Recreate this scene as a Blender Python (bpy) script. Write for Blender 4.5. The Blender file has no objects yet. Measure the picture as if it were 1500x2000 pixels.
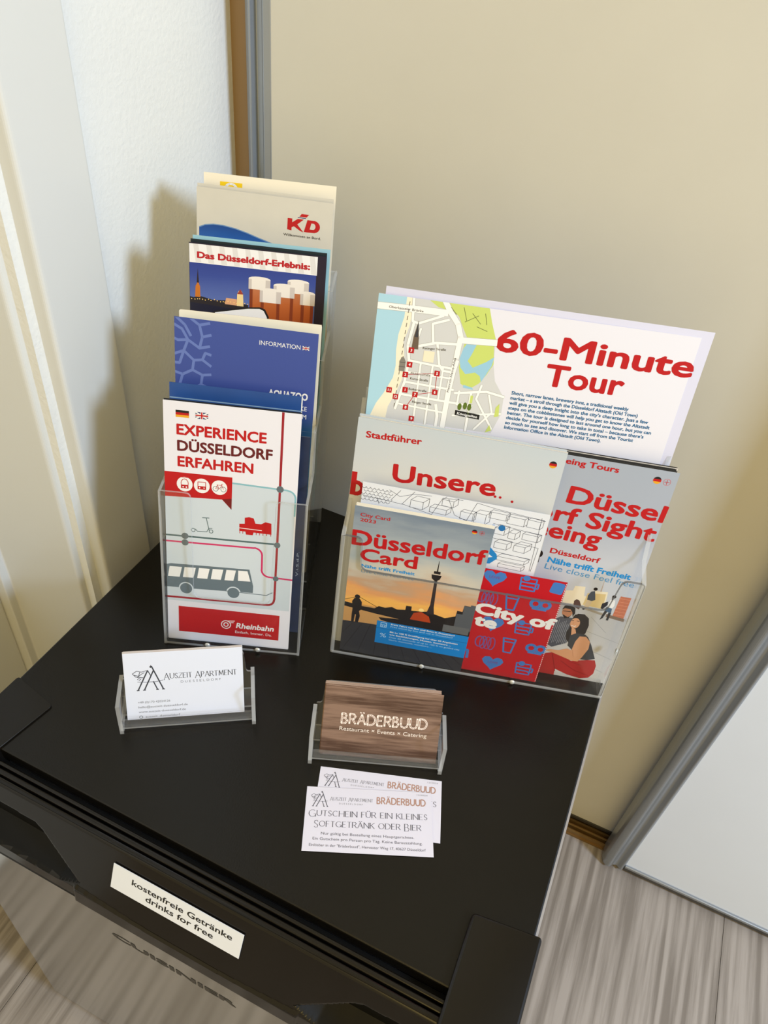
import bpy, math, random
from mathutils import Vector, Matrix
random.seed(7)
SC = bpy.context.scene
COL = SC.collection
Z0 = 0.48                      # height of the fridge top above the floor

# ------------------------------------------------------------------ camera
CAM = Vector((0.3439346, -0.1571168, 0.4839765 + Z0))
RX = Vector((0.9077876, 0.4089522, 0.0931648))
RY = Vector((-0.3369404, 0.5787527, 0.7426416))
RF = Vector((-0.2497855, 0.7055518, -0.6631771))
cd = bpy.data.cameras.new('camera'); cam = bpy.data.objects.new('camera', cd); COL.objects.link(cam)
cd.sensor_fit = 'VERTICAL'; cd.sensor_height = 36.0; cd.sensor_width = 27.0
cd.lens = 1454.246 / 2000 * 36.0
cd.clip_start = 0.01
cam.matrix_world = Matrix(((RX.x, RY.x, -RF.x, CAM.x), (RX.y, RY.y, -RF.y, CAM.y), (RX.z, RY.z, -RF.z, CAM.z), (0, 0, 0, 1)))
SC.camera = cam

# ------------------------------------------------------------------ world, lights, exposure
w = bpy.data.worlds.new('room_light'); SC.world = w; w.use_nodes = True
bg = w.node_tree.nodes['Background']; bg.inputs[0].default_value = (1.0, 0.80, 0.42, 1); bg.inputs[1].default_value = 0.84

def area(name, loc, target, size, size_y, power, col):
    l = bpy.data.lights.new(name, 'AREA'); l.shape = 'RECTANGLE'; l.size = size; l.size_y = size_y
    l.energy = power; l.color = col
    o = bpy.data.objects.new(name, l); COL.objects.link(o); o.location = loc
    o.rotation_euler = (Vector(target) - Vector(loc)).to_track_quat('-Z', 'Y').to_euler()
    return o
area('window_daylight', (1.75, -0.22, Z0 + 1.05), (0.1, 0.2, Z0 + 0.1), 0.28, 0.32, 31, (0.58, 0.74, 0.98))
area('warm_fill', (0.9, -1.5, 2.3), (0.4, 0.3, 0.4), 1.2, 1.2, 15, (1.0, 0.72, 0.22))  # added warm fill from the front, not a lamp of the room
vs = SC.view_settings
vs.view_transform = 'Standard'; vs.look = 'None'; vs.gamma = 1.0; vs.exposure = 0.0
vs.use_curve_mapping = False
SC.cycles.transparent_max_bounces = 48; SC.cycles.max_bounces = 12

# ------------------------------------------------------------------ materials
def lin(c):
    r = []
    for v in c[:3]:
        v = v / 255.0
        r.append(v / 12.92 if v <= 0.04045 else ((v + 0.055) / 1.055) ** 2.4)
    return (*r, 1.0)

MATS = {}
def mat(name, rgb, rough=0.5, metal=0.0, spec=0.5, coat=0.0):
    if name in MATS: return MATS[name]
    m = bpy.data.materials.new(name); m.use_nodes = True
    b = m.node_tree.nodes['Principled BSDF']
    b.inputs['Base Color'].default_value = lin(rgb)
    b.inputs['Roughness'].default_value = rough
    b.inputs['Metallic'].default_value = metal
    b.inputs['Specular IOR Level'].default_value = spec
    b.inputs['Coat Weight'].default_value = coat
    MATS[name] = m
    return m

def ink(rgb):
    return mat('ink_%d_%d_%d' % tuple(rgb), rgb, 0.45, 0, 0.3)

def nodes_of(m):
    return m.node_tree.nodes, m.node_tree.links, m.node_tree.nodes['Principled BSDF']

def noisy(name, rgb, amount, scale, rough, bump=0.0, bump_scale=200, spec=0.4):
    m = mat(name, rgb, rough, 0, spec); N, L, b = nodes_of(m)
    tc = N.new('ShaderNodeTexCoord'); nz = N.new('ShaderNodeTexNoise'); nz.inputs['Scale'].default_value = scale
    nz.inputs['Detail'].default_value = 5
    L.new(tc.outputs['Object'], nz.inputs['Vector'])
    cr = N.new('ShaderNodeValToRGB'); c = lin(rgb)
    cr.color_ramp.elements[0].position = 0.3; cr.color_ramp.elements[1].position = 0.7
    cr.color_ramp.elements[0].color = tuple(v * (1 - amount) for v in c[:3]) + (1,)
    cr.color_ramp.elements[1].color = tuple(min(1, v * (1 + amount)) for v in c[:3]) + (1,)
    L.new(nz.outputs['Fac'], cr.inputs['Fac']); L.new(cr.outputs['Color'], b.inputs['Base Color'])
    if bump:
        n2 = N.new('ShaderNodeTexNoise'); n2.inputs['Scale'].default_value = bump_scale; n2.inputs['Detail'].default_value = 3
        L.new(tc.outputs['Object'], n2.inputs['Vector'])
        bp = N.new('ShaderNodeBump'); bp.inputs['Strength'].default_value = bump; bp.inputs['Distance'].default_value = 0.002
        L.new(n2.outputs['Fac'], bp.inputs['Height']); L.new(bp.outputs['Normal'], b.inputs['Normal'])
    return m

def grad(name, stops, noise=0.0, nscale=(30, 80, 30), rough=0.4, axis=1, z_scale=None):
    """vertical colour gradient (sheet millimetres) with cloudy variation: a printed sky"""
    m = mat(name, (200, 200, 200), rough, 0, 0.3); N, L, b = nodes_of(m)
    tc = N.new('ShaderNodeTexCoord'); sp = N.new('ShaderNodeSeparateXYZ'); L.new(tc.outputs['Object'], sp.inputs[0])
    lo, hi = stops[0][0], stops[-1][0]
    mr = N.new('ShaderNodeMapRange'); mr.inputs['From Min'].default_value = lo / 1000; mr.inputs['From Max'].default_value = hi / 1000
    L.new(sp.outputs[axis], mr.inputs['Value'])
    src = mr.outputs[0]
    if noise:
        mp = N.new('ShaderNodeMapping'); mp.inputs['Scale'].default_value = nscale; L.new(tc.outputs['Object'], mp.inputs['Vector'])
        nz = N.new('ShaderNodeTexNoise'); nz.inputs['Scale'].default_value = 1; nz.inputs['Detail'].default_value = 6
        L.new(mp.outputs[0], nz.inputs['Vector'])
        ma = N.new('ShaderNodeMath'); ma.operation = 'MULTIPLY_ADD'; ma.inputs[1].default_value = noise; L.new(nz.outputs['Fac'], ma.inputs[0])
        L.new(src, ma.inputs[2])
        mb = N.new('ShaderNodeMath'); mb.operation = 'SUBTRACT'; mb.inputs[1].default_value = noise / 2; L.new(ma.outputs[0], mb.inputs[0])
        src = mb.outputs[0]
    cr = N.new('ShaderNodeValToRGB'); e = cr.color_ramp.elements
    while len(e) > 1: e.remove(e[-1])
    e[0].position = 0; e[0].color = lin(stops[0][1])
    for p, c in stops[1:]:
        q = e.new((p - lo) / (hi - lo)); q.color = lin(c)
    L.new(src, cr.inputs['Fac']); L.new(cr.outputs['Color'], b.inputs['Base Color'])
    return m

def wood(name, dark, light, scale=(60, 4, 60), rough=0.5, bump=0.15, ring=6.0, obj_rand=True, spec=0.3):
    m = mat(name, light, rough, 0, spec); N, L, b = nodes_of(m)
    tc = N.new('ShaderNodeTexCoord'); mp = N.new('ShaderNodeMapping'); mp.inputs['Scale'].default_value = scale
    if obj_rand:
        oi = N.new('ShaderNodeObjectInfo'); vm = N.new('ShaderNodeVectorMath'); vm.operation = 'ADD'
        ml = N.new('ShaderNodeMath'); ml.operation = 'MULTIPLY'; ml.inputs[1].default_value = 9.0
        L.new(oi.outputs['Random'], ml.inputs[0]); L.new(tc.outputs['Object'], vm.inputs[0]); L.new(ml.outputs[0], vm.inputs[1])
        L.new(vm.outputs[0], mp.inputs['Vector'])
    else:
        L.new(tc.outputs['Object'], mp.inputs['Vector'])
    n1 = N.new('ShaderNodeTexNoise'); n1.inputs['Scale'].default_value = 1; n1.inputs['Detail'].default_value = 6; n1.inputs['Roughness'].default_value = 0.6
    L.new(mp.outputs[0], n1.inputs['Vector'])
    # rings from a stretched low noise
    mp2 = N.new('ShaderNodeMapping'); mp2.inputs['Scale'].default_value = tuple(s * 0.12 for s in scale)
    L.new(mp.inputs['Vector'].links[0].from_socket, mp2.inputs['Vector'])
    n2 = N.new('ShaderNodeTexNoise'); n2.inputs['Scale'].default_value = 1; n2.inputs['Detail'].default_value = 2
    L.new(mp2.outputs[0], n2.inputs['Vector'])
    mu = N.new('ShaderNodeMath'); mu.operation = 'MULTIPLY'; mu.inputs[1].default_value = ring * 6.28; L.new(n2.outputs['Fac'], mu.inputs[0])
    si = N.new('ShaderNodeMath'); si.operation = 'SINE'; L.new(mu.outputs[0], si.inputs[0])
    mx = N.new('ShaderNodeMath'); mx.operation = 'MULTIPLY_ADD'; mx.inputs[1].default_value = 0.13; L.new(si.outputs[0], mx.inputs[0]); L.new(n1.outputs['Fac'], mx.inputs[2])
    cr = N.new('ShaderNodeValToRGB'); e = cr.color_ramp.elements
    e[0].position = 0.32; e[0].color = lin(dark); e[1].position = 0.66; e[1].color = lin(light)
    L.new(mx.outputs[0], cr.inputs['Fac']); L.new(cr.outputs['Color'], b.inputs['Base Color'])
    bp = N.new('ShaderNodeBump'); bp.inputs['Strength'].default_value = bump; bp.inputs['Distance'].default_value = 0.001
    L.new(mx.outputs[0], bp.inputs['Height']); L.new(bp.outputs['Normal'], b.inputs['Normal'])
    return m

def acrylic(name, tint, body, edge=False):
    m = bpy.data.materials.new(name); m.use_nodes = True
    N, L = m.node_tree.nodes, m.node_tree.links; N.clear()
    out = N.new('ShaderNodeOutputMaterial'); tr = N.new('ShaderNodeBsdfTransparent'); tr.inputs[0].default_value = tint
    gl = N.new('ShaderNodeBsdfGlossy'); gl.inputs['Roughness'].default_value = 0.06
    lw = N.new('ShaderNodeLayerWeight'); lw.inputs[0].default_value = 0.5
    pw_ = N.new('ShaderNodeMath'); pw_.operation = 'POWER'; pw_.inputs[1].default_value = 5.0
    fr = N.new('ShaderNodeMath'); fr.operation = 'MULTIPLY_ADD'; fr.inputs[1].default_value = 0.7; fr.inputs[2].default_value = 0.025
    L.new(lw.outputs['Facing'], pw_.inputs[0]); L.new(pw_.outputs[0], fr.inputs[0])
    df = N.new('ShaderNodeBsdfDiffuse'); df.inputs[0].default_value = (0.75, 0.77, 0.8, 1)
    m1 = N.new('ShaderNodeMixShader'); m1.inputs[0].default_value = body
    L.new(tr.outputs[0], m1.inputs[1]); L.new(df.outputs[0], m1.inputs[2])
    m2 = N.new('ShaderNodeMixShader'); L.new(fr.outputs[0], m2.inputs[0]); L.new(m1.outputs[0], m2.inputs[1]); L.new(gl.outputs[0], m2.inputs[2])
    L.new(m2.outputs[0], out.inputs[0])
    MATS[name] = m
    return m
ACR = acrylic('clear_acrylic', (0.985, 0.99, 0.99, 1), 0.006)
ACE = acrylic('acrylic_edge', (0.86, 0.87, 0.87, 1), 0.34)
ACD = acrylic('acrylic_cut_rim', (0.30, 0.30, 0.29, 1), 0.14)
ACL = acrylic('acrylic_lip', (0.95, 0.95, 0.96, 1), 0.05)

WHITE = mat('white_paper', (223, 222, 232), 0.55, 0, 0.3)
CREAM = mat('cream_paper', (232, 226, 212), 0.6, 0, 0.3)
RED = ink((180, 20, 27)); BLACK = ink((28, 28, 30)); GREY = ink((92, 104, 112)); WINK = ink((230, 230, 232))
CYAN = ink((28, 136, 205))

# ------------------------------------------------------------------ mesh helpers
def add(name, verts, faces, mats, parent=None, midx=None, smooth=False):
    me = bpy.data.meshes.new(name); me.from_pydata([tuple(v) for v in verts], [], faces)
    for m in (mats if isinstance(mats, (list, tuple)) else [mats]): me.materials.append(m)
    if midx: me.polygons.foreach_set('material_index', midx)
    if smooth: me.polygons.foreach_set('use_smooth', [True] * len(faces))
    me.update()
    o = bpy.data.objects.new(name, me); COL.objects.link(o)
    if parent: o.parent = parent
    return o

def empty(name, mw=None, parent=None):
    o = bpy.data.objects.new(name, None); COL.objects.link(o); o.empty_display_size = 0.02
    if parent: o.parent = parent
    if mw is not None: o.matrix_world = mw
    return o

def tag(o, label=None, cat=None, group=None, kind=None):
    if label: o['label'] = label
    if cat: o['category'] = cat
    if group: o['group'] = group
    if kind: o['kind'] = kind
    return o

class MB:
    def __init__(s): s.v = []; s.f = []; s.mi = []
    def box(s, x0, y0, z0, x1, y1, z1, mi=0):
        n = len(s.v)
        s.v += [(x0, y0, z0), (x1, y0, z0), (x1, y1, z0), (x0, y1, z0), (x0, y0, z1), (x1, y0, z1), (x1, y1, z1), (x0, y1, z1)]
        for q in ((0, 3, 2, 1), (4, 5, 6, 7), (0, 1, 5, 4), (1, 2, 6, 5), (2, 3, 7, 6), (3, 0, 4, 7)):
            s.f.append(tuple(n + i for i in q)); s.mi.append(mi)
        return s
    def prism(s, pts, h0, h1, fn, mi=0, mside=None):
        """pts: 2-D outline; fn(a,b,h) -> 3-D"""
        n = len(s.v); k = len(pts)
        s.v += [fn(a, b, h0) for a, b in pts] + [fn(a, b, h1) for a, b in pts]
        s.f.append(tuple(n + k - 1 - i for i in range(k))); s.mi.append(mi)
        s.f.append(tuple(n + k + i for i in range(k))); s.mi.append(mi)
        for i in range(k):
            j = (i + 1) % k
            s.f.append((n + i, n + j, n + k + j, n + k + i)); s.mi.append(mi if mside is None else mside)
        return s
    def build(s, name, mats, parent=None, smooth=False, bevel=0.0, seg=2):
        o = add(name, s.v, s.f, mats, parent, s.mi, smooth)
        if bevel:
            b = o.modifiers.new('bevel', 'BEVEL'); b.width = bevel; b.segments = seg; b.limit_method = 'ANGLE'; b.angle_limit = 0.6
        return o

def rounded(pts, radii, n=5):
    """round the corners of a 2-D outline"""
    out = []; k = len(pts)
    for i, p in enumerate(pts):
        r = radii[i] if isinstance(radii, (list, tuple)) else radii
        p = Vector(p); a = Vector(pts[i - 1]); b = Vector(pts[(i + 1) % k])
        if r <= 0: out.append(tuple(p)); continue
        da = (a - p).normalized(); db = (b - p).normalized()
        p0, p2 = p + da * r, p + db * r
        for j in range(n + 1):
            t = j / n; out.append(tuple(p0 * (1 - t) ** 2 + p * 2 * t * (1 - t) + p2 * t * t))
    return out

# ------------------------------------------------------------------ the setting
WALL = noisy('white_plaster', (228, 229, 226), 0.02, 9, 0.8, 0.25, 260)
PAINT = mat('cream_gloss_paint', (214, 215, 212), 0.32, 0, 0.5)
DOORB = noisy('beige_door_laminate', (207, 204, 193), 0.015, 14, 0.5, 0, 0)
DOORW = noisy('daylit_door_laminate', (222, 232, 250), 0.012, 10, 0.45, 0, 0)  # same panels as the other door, cool daylight put into the colour
ALU = mat('brushed_aluminium', (156, 162, 170), 0.28, 0.6)
ALUD = mat('dark_aluminium', (88, 86, 82), 0.4, 0.7)
BRONZE = mat('bronze_track', (140, 112, 70), 0.4, 0.6)
JAMB = mat('shaded_jamb', (150, 122, 84), 0.6)  # beige wood strip, the shade of the wall gap mixed into its brown
FLOORM = wood('grey_oak_laminate', (126, 118, 111), (164, 156, 150), (150, 6, 150), 0.42, 0.3, 8.0)
SUB = mat('floor_base', (60, 54, 50), 0.8)

fl = MB().box(-1.2, -1.6, -0.03, 2.4, 1.2, -0.0015).build('floor', [SUB]); tag(fl, kind='structure')
pw = 0.24; x = 0.672 - pw * 8
i = 0
while x < 2.2:
    off = [-1.6, -1.75, -1.45][i % 3]; y = off
    while y < 1.2:
        y1 = min(y + 1.28, 1.2)
        if not (x > -0.6 and x < 1.4): yy0, yy1 = max(y, -1.6), y1
        yy0, yy1 = max(y, -1.6), y1
        if yy1 - yy0 > 0.02:
            MB().box(x + 0.0003, yy0 + 0.0003, -0.0014, x + pw - 0.0003, yy1 - 0.0003, 0.0).build('plank', [FLOORM], fl)
        y = y1
    x += pw; i += 1

wl = MB().box(-0.165, 0.175, 0, -0.045, 0.62, 2.5).box(-0.165, -1.6, 2.05, -0.045, 0.175, 2.5).build('wall_left', [WALL]); tag(wl, kind='structure')
wb = MB().box(-0.165, 0.62, 0, 2.4, 0.70, 2.5).build('wall_back', [WALL]); tag(wb, kind='structure')

# steel door frame in the left wall: cross-section in (x, y), running up
prof = rounded([(-0.045, 0.2425), (-0.033, 0.2425), (-0.033, 0.183), (-0.053, 0.183), (-0.053, 0.169), (-0.147, 0.169),
                (-0.147, 0.160), (-0.160, 0.160), (-0.160, 0.176), (-0.060, 0.190), (-0.045, 0.190)],
               [0, 0.002, 0.004, 0.003, 0.004, 0.002, 0.0015, 0, 0, 0, 0], 5)
fr = MB().prism(prof, 0.0, 2.05, lambda a, b, h: (a, b, h)).build('trim_1', [PAINT], smooth=False); tag(fr, kind='structure')
dl = MB().box(-0.196, -0.72, 0.006, -0.158, 0.1595, 2.04).build('door_1', [PAINT], bevel=0.002); tag(dl, kind='structure')
MB().prism(rounded([(-0.1585, 0.1605), (-0.1475, 0.1605), (-0.1475, 0.1640), (-0.1585, 0.1640)], 0.001), 0.0, 2.04,
           lambda a, b, h: (a, b, h)).build('door_seal', [mat('grey_rubber', (120, 112, 90), 0.7)], fr)

# sliding wardrobe doors
YL = 0.42; YR = 0.387
d2 = MB().box(0.0, YL, 0.018, 0.60, YL + 0.010, 2.35).build('door_2', [DOORB]); tag(d2, kind='structure')
def profile(name, pts, parent, m, z0, z1):
    return MB().prism(pts, z0, z1, lambda a, b, h: (a, b, h)).build(name, [m], parent)
profile('edge_profile', rounded([(-0.0235, YL + 0.014), (-0.0235, YL + 0.002), (-0.017, YL - 0.0035), (-0.0145, YL + 0.0035), (-0.009, YL + 0.0035), (-0.006, YL - 0.002), (0.0005, YL - 0.0005), (0.0005, YL + 0.014)],
        [0, 0.001, 0.002, 0.001, 0.001, 0.001, 0.001, 0]), d2, ALU, 0.014, 2.35)
profile('edge_profile', [(0.57, YL + 0.014), (0.57, YL - 0.001), (0.60, YL - 0.001), (0.60, YL + 0.014)], d2, ALUD, 0.014, 2.35)
MB().box(0.0005, YL - 0.002, 0.014, 0.57, YL + 0.012, 0.019).build('bottom_profile', [ALUD], d2)
d3 = MB().box(0.538, YR - 0.001, 0.010, 1.62, YR + 0.010, 2.35).build('door_3', [DOORW]); tag(d3, kind='structure')
profile('edge_profile', rounded([(0.512, YR + 0.020), (0.512, YR + 0.002), (0.515, YR - 0.006), (0.523, YR - 0.009), (0.5265, YR - 0.003), (0.532, YR - 0.001), (0.5375, YR - 0.006), (0.5405, YR - 0.003), (0.5405, YR + 0.020)],
        [0, 0.002, 0.003, 0.004, 0.002, 0.002, 0.002, 0.001, 0]), d3, ALU, 0.006, 2.35)
MB().box(0.5405, YR - 0.004, 0.006, 1.62, YR + 0.012, 0.0125).build('bottom_profile', [ALUD], d3, bevel=0.001)
MB().box(0.5405, YR - 0.0045, 0.0125, 1.62, YR - 0.001, 0.017).build('bottom_bead', [ALU], d3, bevel=0.001)
tk = MB()
tk.box(-0.045, 0.400, 0.0, 1.8, 0.450, 0.003)
for yy in (0.4015, 0.409, 0.4165, 0.437, 0.447): tk.box(-0.045, yy, 0.003, 1.8, yy + 0.0025, 0.010)
t2 = tk.build('trim_2', [BRONZE]); tag(t2, kind='structure')
t3 = MB().box(-0.045, 0.4345, 0.0, -0.012, 0.62, 2.4).build('trim_3', [JAMB]); tag(t3, kind='structure')

# ------------------------------------------------------------------ fridge
FW, FD = 0.4035, 0.3336
TOPB = noisy('satin_black_top', (14, 12, 9), 0.06, 60, 0.24, 0.04, 900, 0.29)
GB = mat('gloss_black_plastic', (17, 14, 11), 0.16, 0, 0.32)
GBD = mat('dark_plastic_recess_shade', (10, 10, 10), 0.5, 0, 0.2)
SIDE = mat('grey_side_sheet', (150, 148, 150), 0.35, 0.6)
STEEL = mat('mirror_silver_door', (178, 178, 174), 0.16, 0.9)
T = Z0
fr_ = empty('mini_fridge', Matrix.Translation((0, 0, 0)))
tag(fr_, 'small black fridge with silver door front, carrying all the leaflet and card holders', 'fridge')
MB().box(0.001, 0.004, 0.02, FW - 0.0008, FD, T - 0.012).build('cabinet', [SIDE], fr_, bevel=0.002)
MB().box(0.0012, 0.0015, T - 0.012, FW - 0.0018, FD, T).build('top_panel', [TOPB], fr_, bevel=0.0012)
MB().box(FW - 0.0022, 0.045, T - 0.012, FW - 0.0006, FD, T - 0.0006).build('side_edge_strip', [mat('pale_edge_sheet', (176, 174, 178), 0.3, 0.5)], fr_)
for fx in (0.03, FW - 0.05):
    for fy in (0.02, FD - 0.05):
        MB().box(fx, fy, 0.0, fx + 0.025, fy + 0.025, 0.02).build('foot', [GBD], fr_, bevel=0.003)
# ribbed gap between the top panel and the door
rb = MB()
rb.box(0.002, -0.0185, T - 0.05, FW - 0.002, 0.002, T - 0.014, 0)
rb.build('rib_base', [GBD], fr_)
for yc, zt, hw in ((-0.0045, 0.0045, 0.0014), (-0.0095, 0.0030, 0.0020), (-0.0148, 0.0022, 0.0022)):
    pts = rounded([(yc - hw, -0.014), (yc + hw, -0.014), (yc + hw, -zt), (yc - hw, -zt)], [0, 0, hw * 0.8, hw * 0.8], 4)
    MB().prism(pts, 0.004, FW - 0.004, lambda a, b, h: (h, a, T + b)).build('rib', [GB], fr_)
# hinge covers on the two front corners
def cover(name, pts, zt):
    MB().prism(rounded(pts, [0.004, 0.006, 0.003, 0.003], 5), T - 0.045, T + zt, lambda a, b, h: (a, b, h)).build(name, [GB], fr_, bevel=0.0018, seg=3)
cover('hinge_cover', [(0.3635, -0.040), (0.4055, -0.040), (0.4055, 0.0505), (0.3620, 0.0455)][::1], 0.0045)
cover('hinge_cover', [(-0.002, -0.030), (0.0300, -0.010), (0.0395, 0.0435), (0.0005, 0.0515)], 0.0016)

# the door: silver front, black moulded cap with two grip scoops
dr = empty('door', Matrix.Identity(4), fr_)
YF = -0.0372
MB().box(0.0005, YF + 0.0006, 0.030, FW - 0.0005, -0.006, T - 0.050).build('door_core', [GB], dr, bevel=0.002)
MB().box(0.0015, YF, 0.036, FW - 0.0015, YF + 0.004, T - 0.061).build('front_panel', [STEEL], dr, bevel=0.0015)
def ptri(p, poly):
    x, y = p; ins = False; n = len(poly); dmin = 1e9
    for i in range(n):
        x1, y1 = poly[i]; x2, y2 = poly[(i + 1) % n]
        if (y1 > y) != (y2 > y) and x < (x2 - x1) * (y - y1) / (y2 - y1) + x1: ins = not ins
        dx, dy = x2 - x1, y2 - y1; t = max(0, min(1, ((x - x1) * dx + (y - y1) * dy) / (dx * dx + dy * dy)))
        dmin = min(dmin, math.hypot(x - x1 - t * dx, y - y1 - t * dy))
    return ins, dmin
scoopL = [(-0.02, -0.0135), (0.081, -0.0140), (0.088, -0.0175), (0.116, -0.0385), (0.121, -0.0425), (0.105, -0.0485), (0.085, -0.0490), (-0.02, -0.0450)]
scoopR = [(0.4035 - a, b) for a, b in scoopL]
nx, nz = 420, 110
V = []; F = []; MI = []
for j in range(nz + 1):
    z = -0.0008 - 0.0602 * j / nz
    for ii in range(nx + 1):
        xx = 0.0012 + (FW - 0.0024) * ii / nx
        y = -0.0175 + 0.40 * z
        if z < -0.048: y = -0.0175 + 0.40 * -0.048 + (z + 0.048) * 0.12
        if j == 0: y += 0.0012
        # lower bulge of the centre
        arc = -0.0455 - 0.004 * math.sin(math.pi * min(1, max(0, (xx - 0.118) / 0.168)))
        if 0.118 < xx < 0.286 and z < arc: y -= 0.0016
        for sc_ in (scoopL, scoopR):
            ins, dm = ptri((xx, z), sc_)
            if ins: y += 0.022 * min(1, (dm / 0.009)) ** 0.6
        V.append((xx, y, T + z))
for j in range(nz):
    for ii in range(nx):
        a = j * (nx + 1) + ii; F.append((a, a + nx + 1, a + nx + 2, a + 1))
        MI.append(1 if any(V[q][1] > -0.0175 + 0.4 * (V[q][2] - T) + 0.003 for q in F[-1]) else 0)  # scoop insides coloured darker than the cap, as recess shade
add('grip_cap', V, F, [GB, GBD], dr, MI, smooth=True)
for q in (0.0012, FW - 0.003): MB().box(q, -0.0176, T - 0.045, q + 0.0018, -0.004, T - 0.004).build('cap_side', [GB], dr)

# ------------------------------------------------------------------ flat print
def rect(a0, b0, a1, b1): return [(a0, b0), (a1, b0), (a1, b1), (a0, b1)]
def circ(a, b, r, n=20, rb_=None): return [(a + r * math.cos(2 * math.pi * i / n), b + (rb_ or r) * math.sin(2 * math.pi * i / n)) for i in range(n)]
def arc(cx, cy, rx, ry, a0, a1, n=10): return [(cx + rx * math.cos(math.radians(a0 + (a1 - a0) * i / n)), cy + ry * math.sin(math.radians(a0 + (a1 - a0) * i / n))) for i in range(n + 1)]

class Print:
    """flat inked shapes in sheet millimetres; each layer lies 12 microns above the one below"""
    def __init__(s, clip=None): s.v = []; s.f = []; s.mi = []; s.m = []; s.clip = clip
    def poly(s, pts, m, layer=0):
        if s.clip:
            pts = clip_poly(pts, s.clip)
            if len(pts) < 3: return s
        if m not in s.m: s.m.append(m)
        n = len(s.v); z = 0.00003 + layer * 0.000014 + (len(s.f) % 200) * 0.00000006
        ar = sum(pts[i - 1][0] * pts[i][1] - pts[i][0] * pts[i - 1][1] for i in range(len(pts)))
        if ar < 0: pts = pts[::-1]
        s.v += [(a / 1000, b / 1000, z) for a, b in pts]
        s.f.append(tuple(range(n, n + len(pts)))); s.mi.append(s.m.index(m)); return s
    def line(s, pts, wd, m, layer=0, caps=True):
        for (a0, b0), (a1, b1) in zip(pts, pts[1:]):
            L = math.hypot(a1 - a0, b1 - b0)
            if L < 1e-6: continue
            dx, dy = (a1 - a0) / L * wd / 2, (b1 - b0) / L * wd / 2; e = 0.35 if caps else 0
            s.poly([(a0 - dy - dx * e, b0 + dx - dy * e), (a0 + dy - dx * e, b0 - dx - dy * e), (a1 + dy + dx * e, b1 - dx + dy * e), (a1 - dy + dx * e, b1 + dx + dy * e)], m, layer)
        return s
    def ring(s, a, b, r, wd, m, layer=0, n=20, rb_=None):
        c = circ(a, b, r, n, rb_); return s.line(c + [c[0]], wd, m, layer)
    def build(s, name, parent, k=1.0):
        o = add(name, [(a * k, b * k, z) for a, b, z in s.v], s.f, s.m, parent, s.mi)
        return o

def clip_poly(pts, box):
    a0, b0, a1, b1 = box
    for ax, lim, sg in ((0, a0, 1), (0, a1, -1), (1, b0, 1), (1, b1, -1)):
        out = []
        for i in range(len(pts)):
            p, q = pts[i - 1], pts[i]
            ip, iq = (p[ax] - lim) * sg >= 0, (q[ax] - lim) * sg >= 0
            if ip != iq:
                t = (lim - p[ax]) / (q[ax] - p[ax]); out.append((p[0] + (q[0] - p[0]) * t, p[1] + (q[1] - p[1]) * t))
            if iq: out.append(q)
        pts = out
        if not pts: return []
    return pts

def glyph_mesh(s, shear=0.0):
    cu = bpy.data.curves.new('lettering', 'FONT'); cu.body = s; cu.size = 1.0; cu.resolution_u = 3; cu.shear = shear
    to = bpy.data.objects.new('lettering', cu); COL.objects.link(to)
    dg = bpy.context.evaluated_depsgraph_get()
    me = bpy.data.meshes.new_from_object(to.evaluated_get(dg)); bpy.data.objects.remove(to); bpy.data.curves.remove(cu)
    return me
CAPH = max(v.co.y for v in glyph_mesh('H').vertices)

def text(parent, name, s, a, b, m, width=None, cap=3.0, bold=0.0, layer=2, k=1.0, slope=0.0, align='L', shear=0.0):
    """lettering on a sheet: baseline start (a, b), width and capital height in millimetres;
    bold thickens the strokes by laying the glyph outlines around a small circle"""
    g = glyph_mesh(s, shear)
    if not g.vertices: return None
    x0 = min(v.co.x for v in g.vertices); x1 = max(v.co.x for v in g.vertices)
    r_ = bold * 1.5 * CAPH / 0.727
    sy = cap / (CAPH + 2 * r_); sx = (width / (x1 - x0 + 2 * r_)) if width else sy
    wd = (x1 - x0 + 2 * r_) * sx
    if align == 'C': a -= wd / 2
    if align == 'R': a -= wd
    z = 0.00003 + layer * 0.000014; cs, sn = math.cos(slope), math.sin(slope)
    n = 0 if bold <= 0 else (8 if cap > 6 else 6 if cap > 2.5 else 3)
    offs = [(0, 0)] + [(math.cos(2 * math.pi * i / n) * r_, math.sin(2 * math.pi * i / n) * r_) for i in range(n)]
    V = []; F = []
    for qi, (ox, oy) in enumerate(offs):
        st = len(V)
        for v in g.vertices:
            px, py = (v.co.x - x0 + ox + r_) * sx, (v.co.y + oy + r_) * sy
            V.append(((a + px * cs - py * sn) * k / 1000, (b + px * sn + py * cs) * k / 1000, z + qi * 0.0000012))
        for p in g.polygons: F.append(tuple(st + i for i in p.vertices))
    return add(name, V, F, [m], parent)

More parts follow.
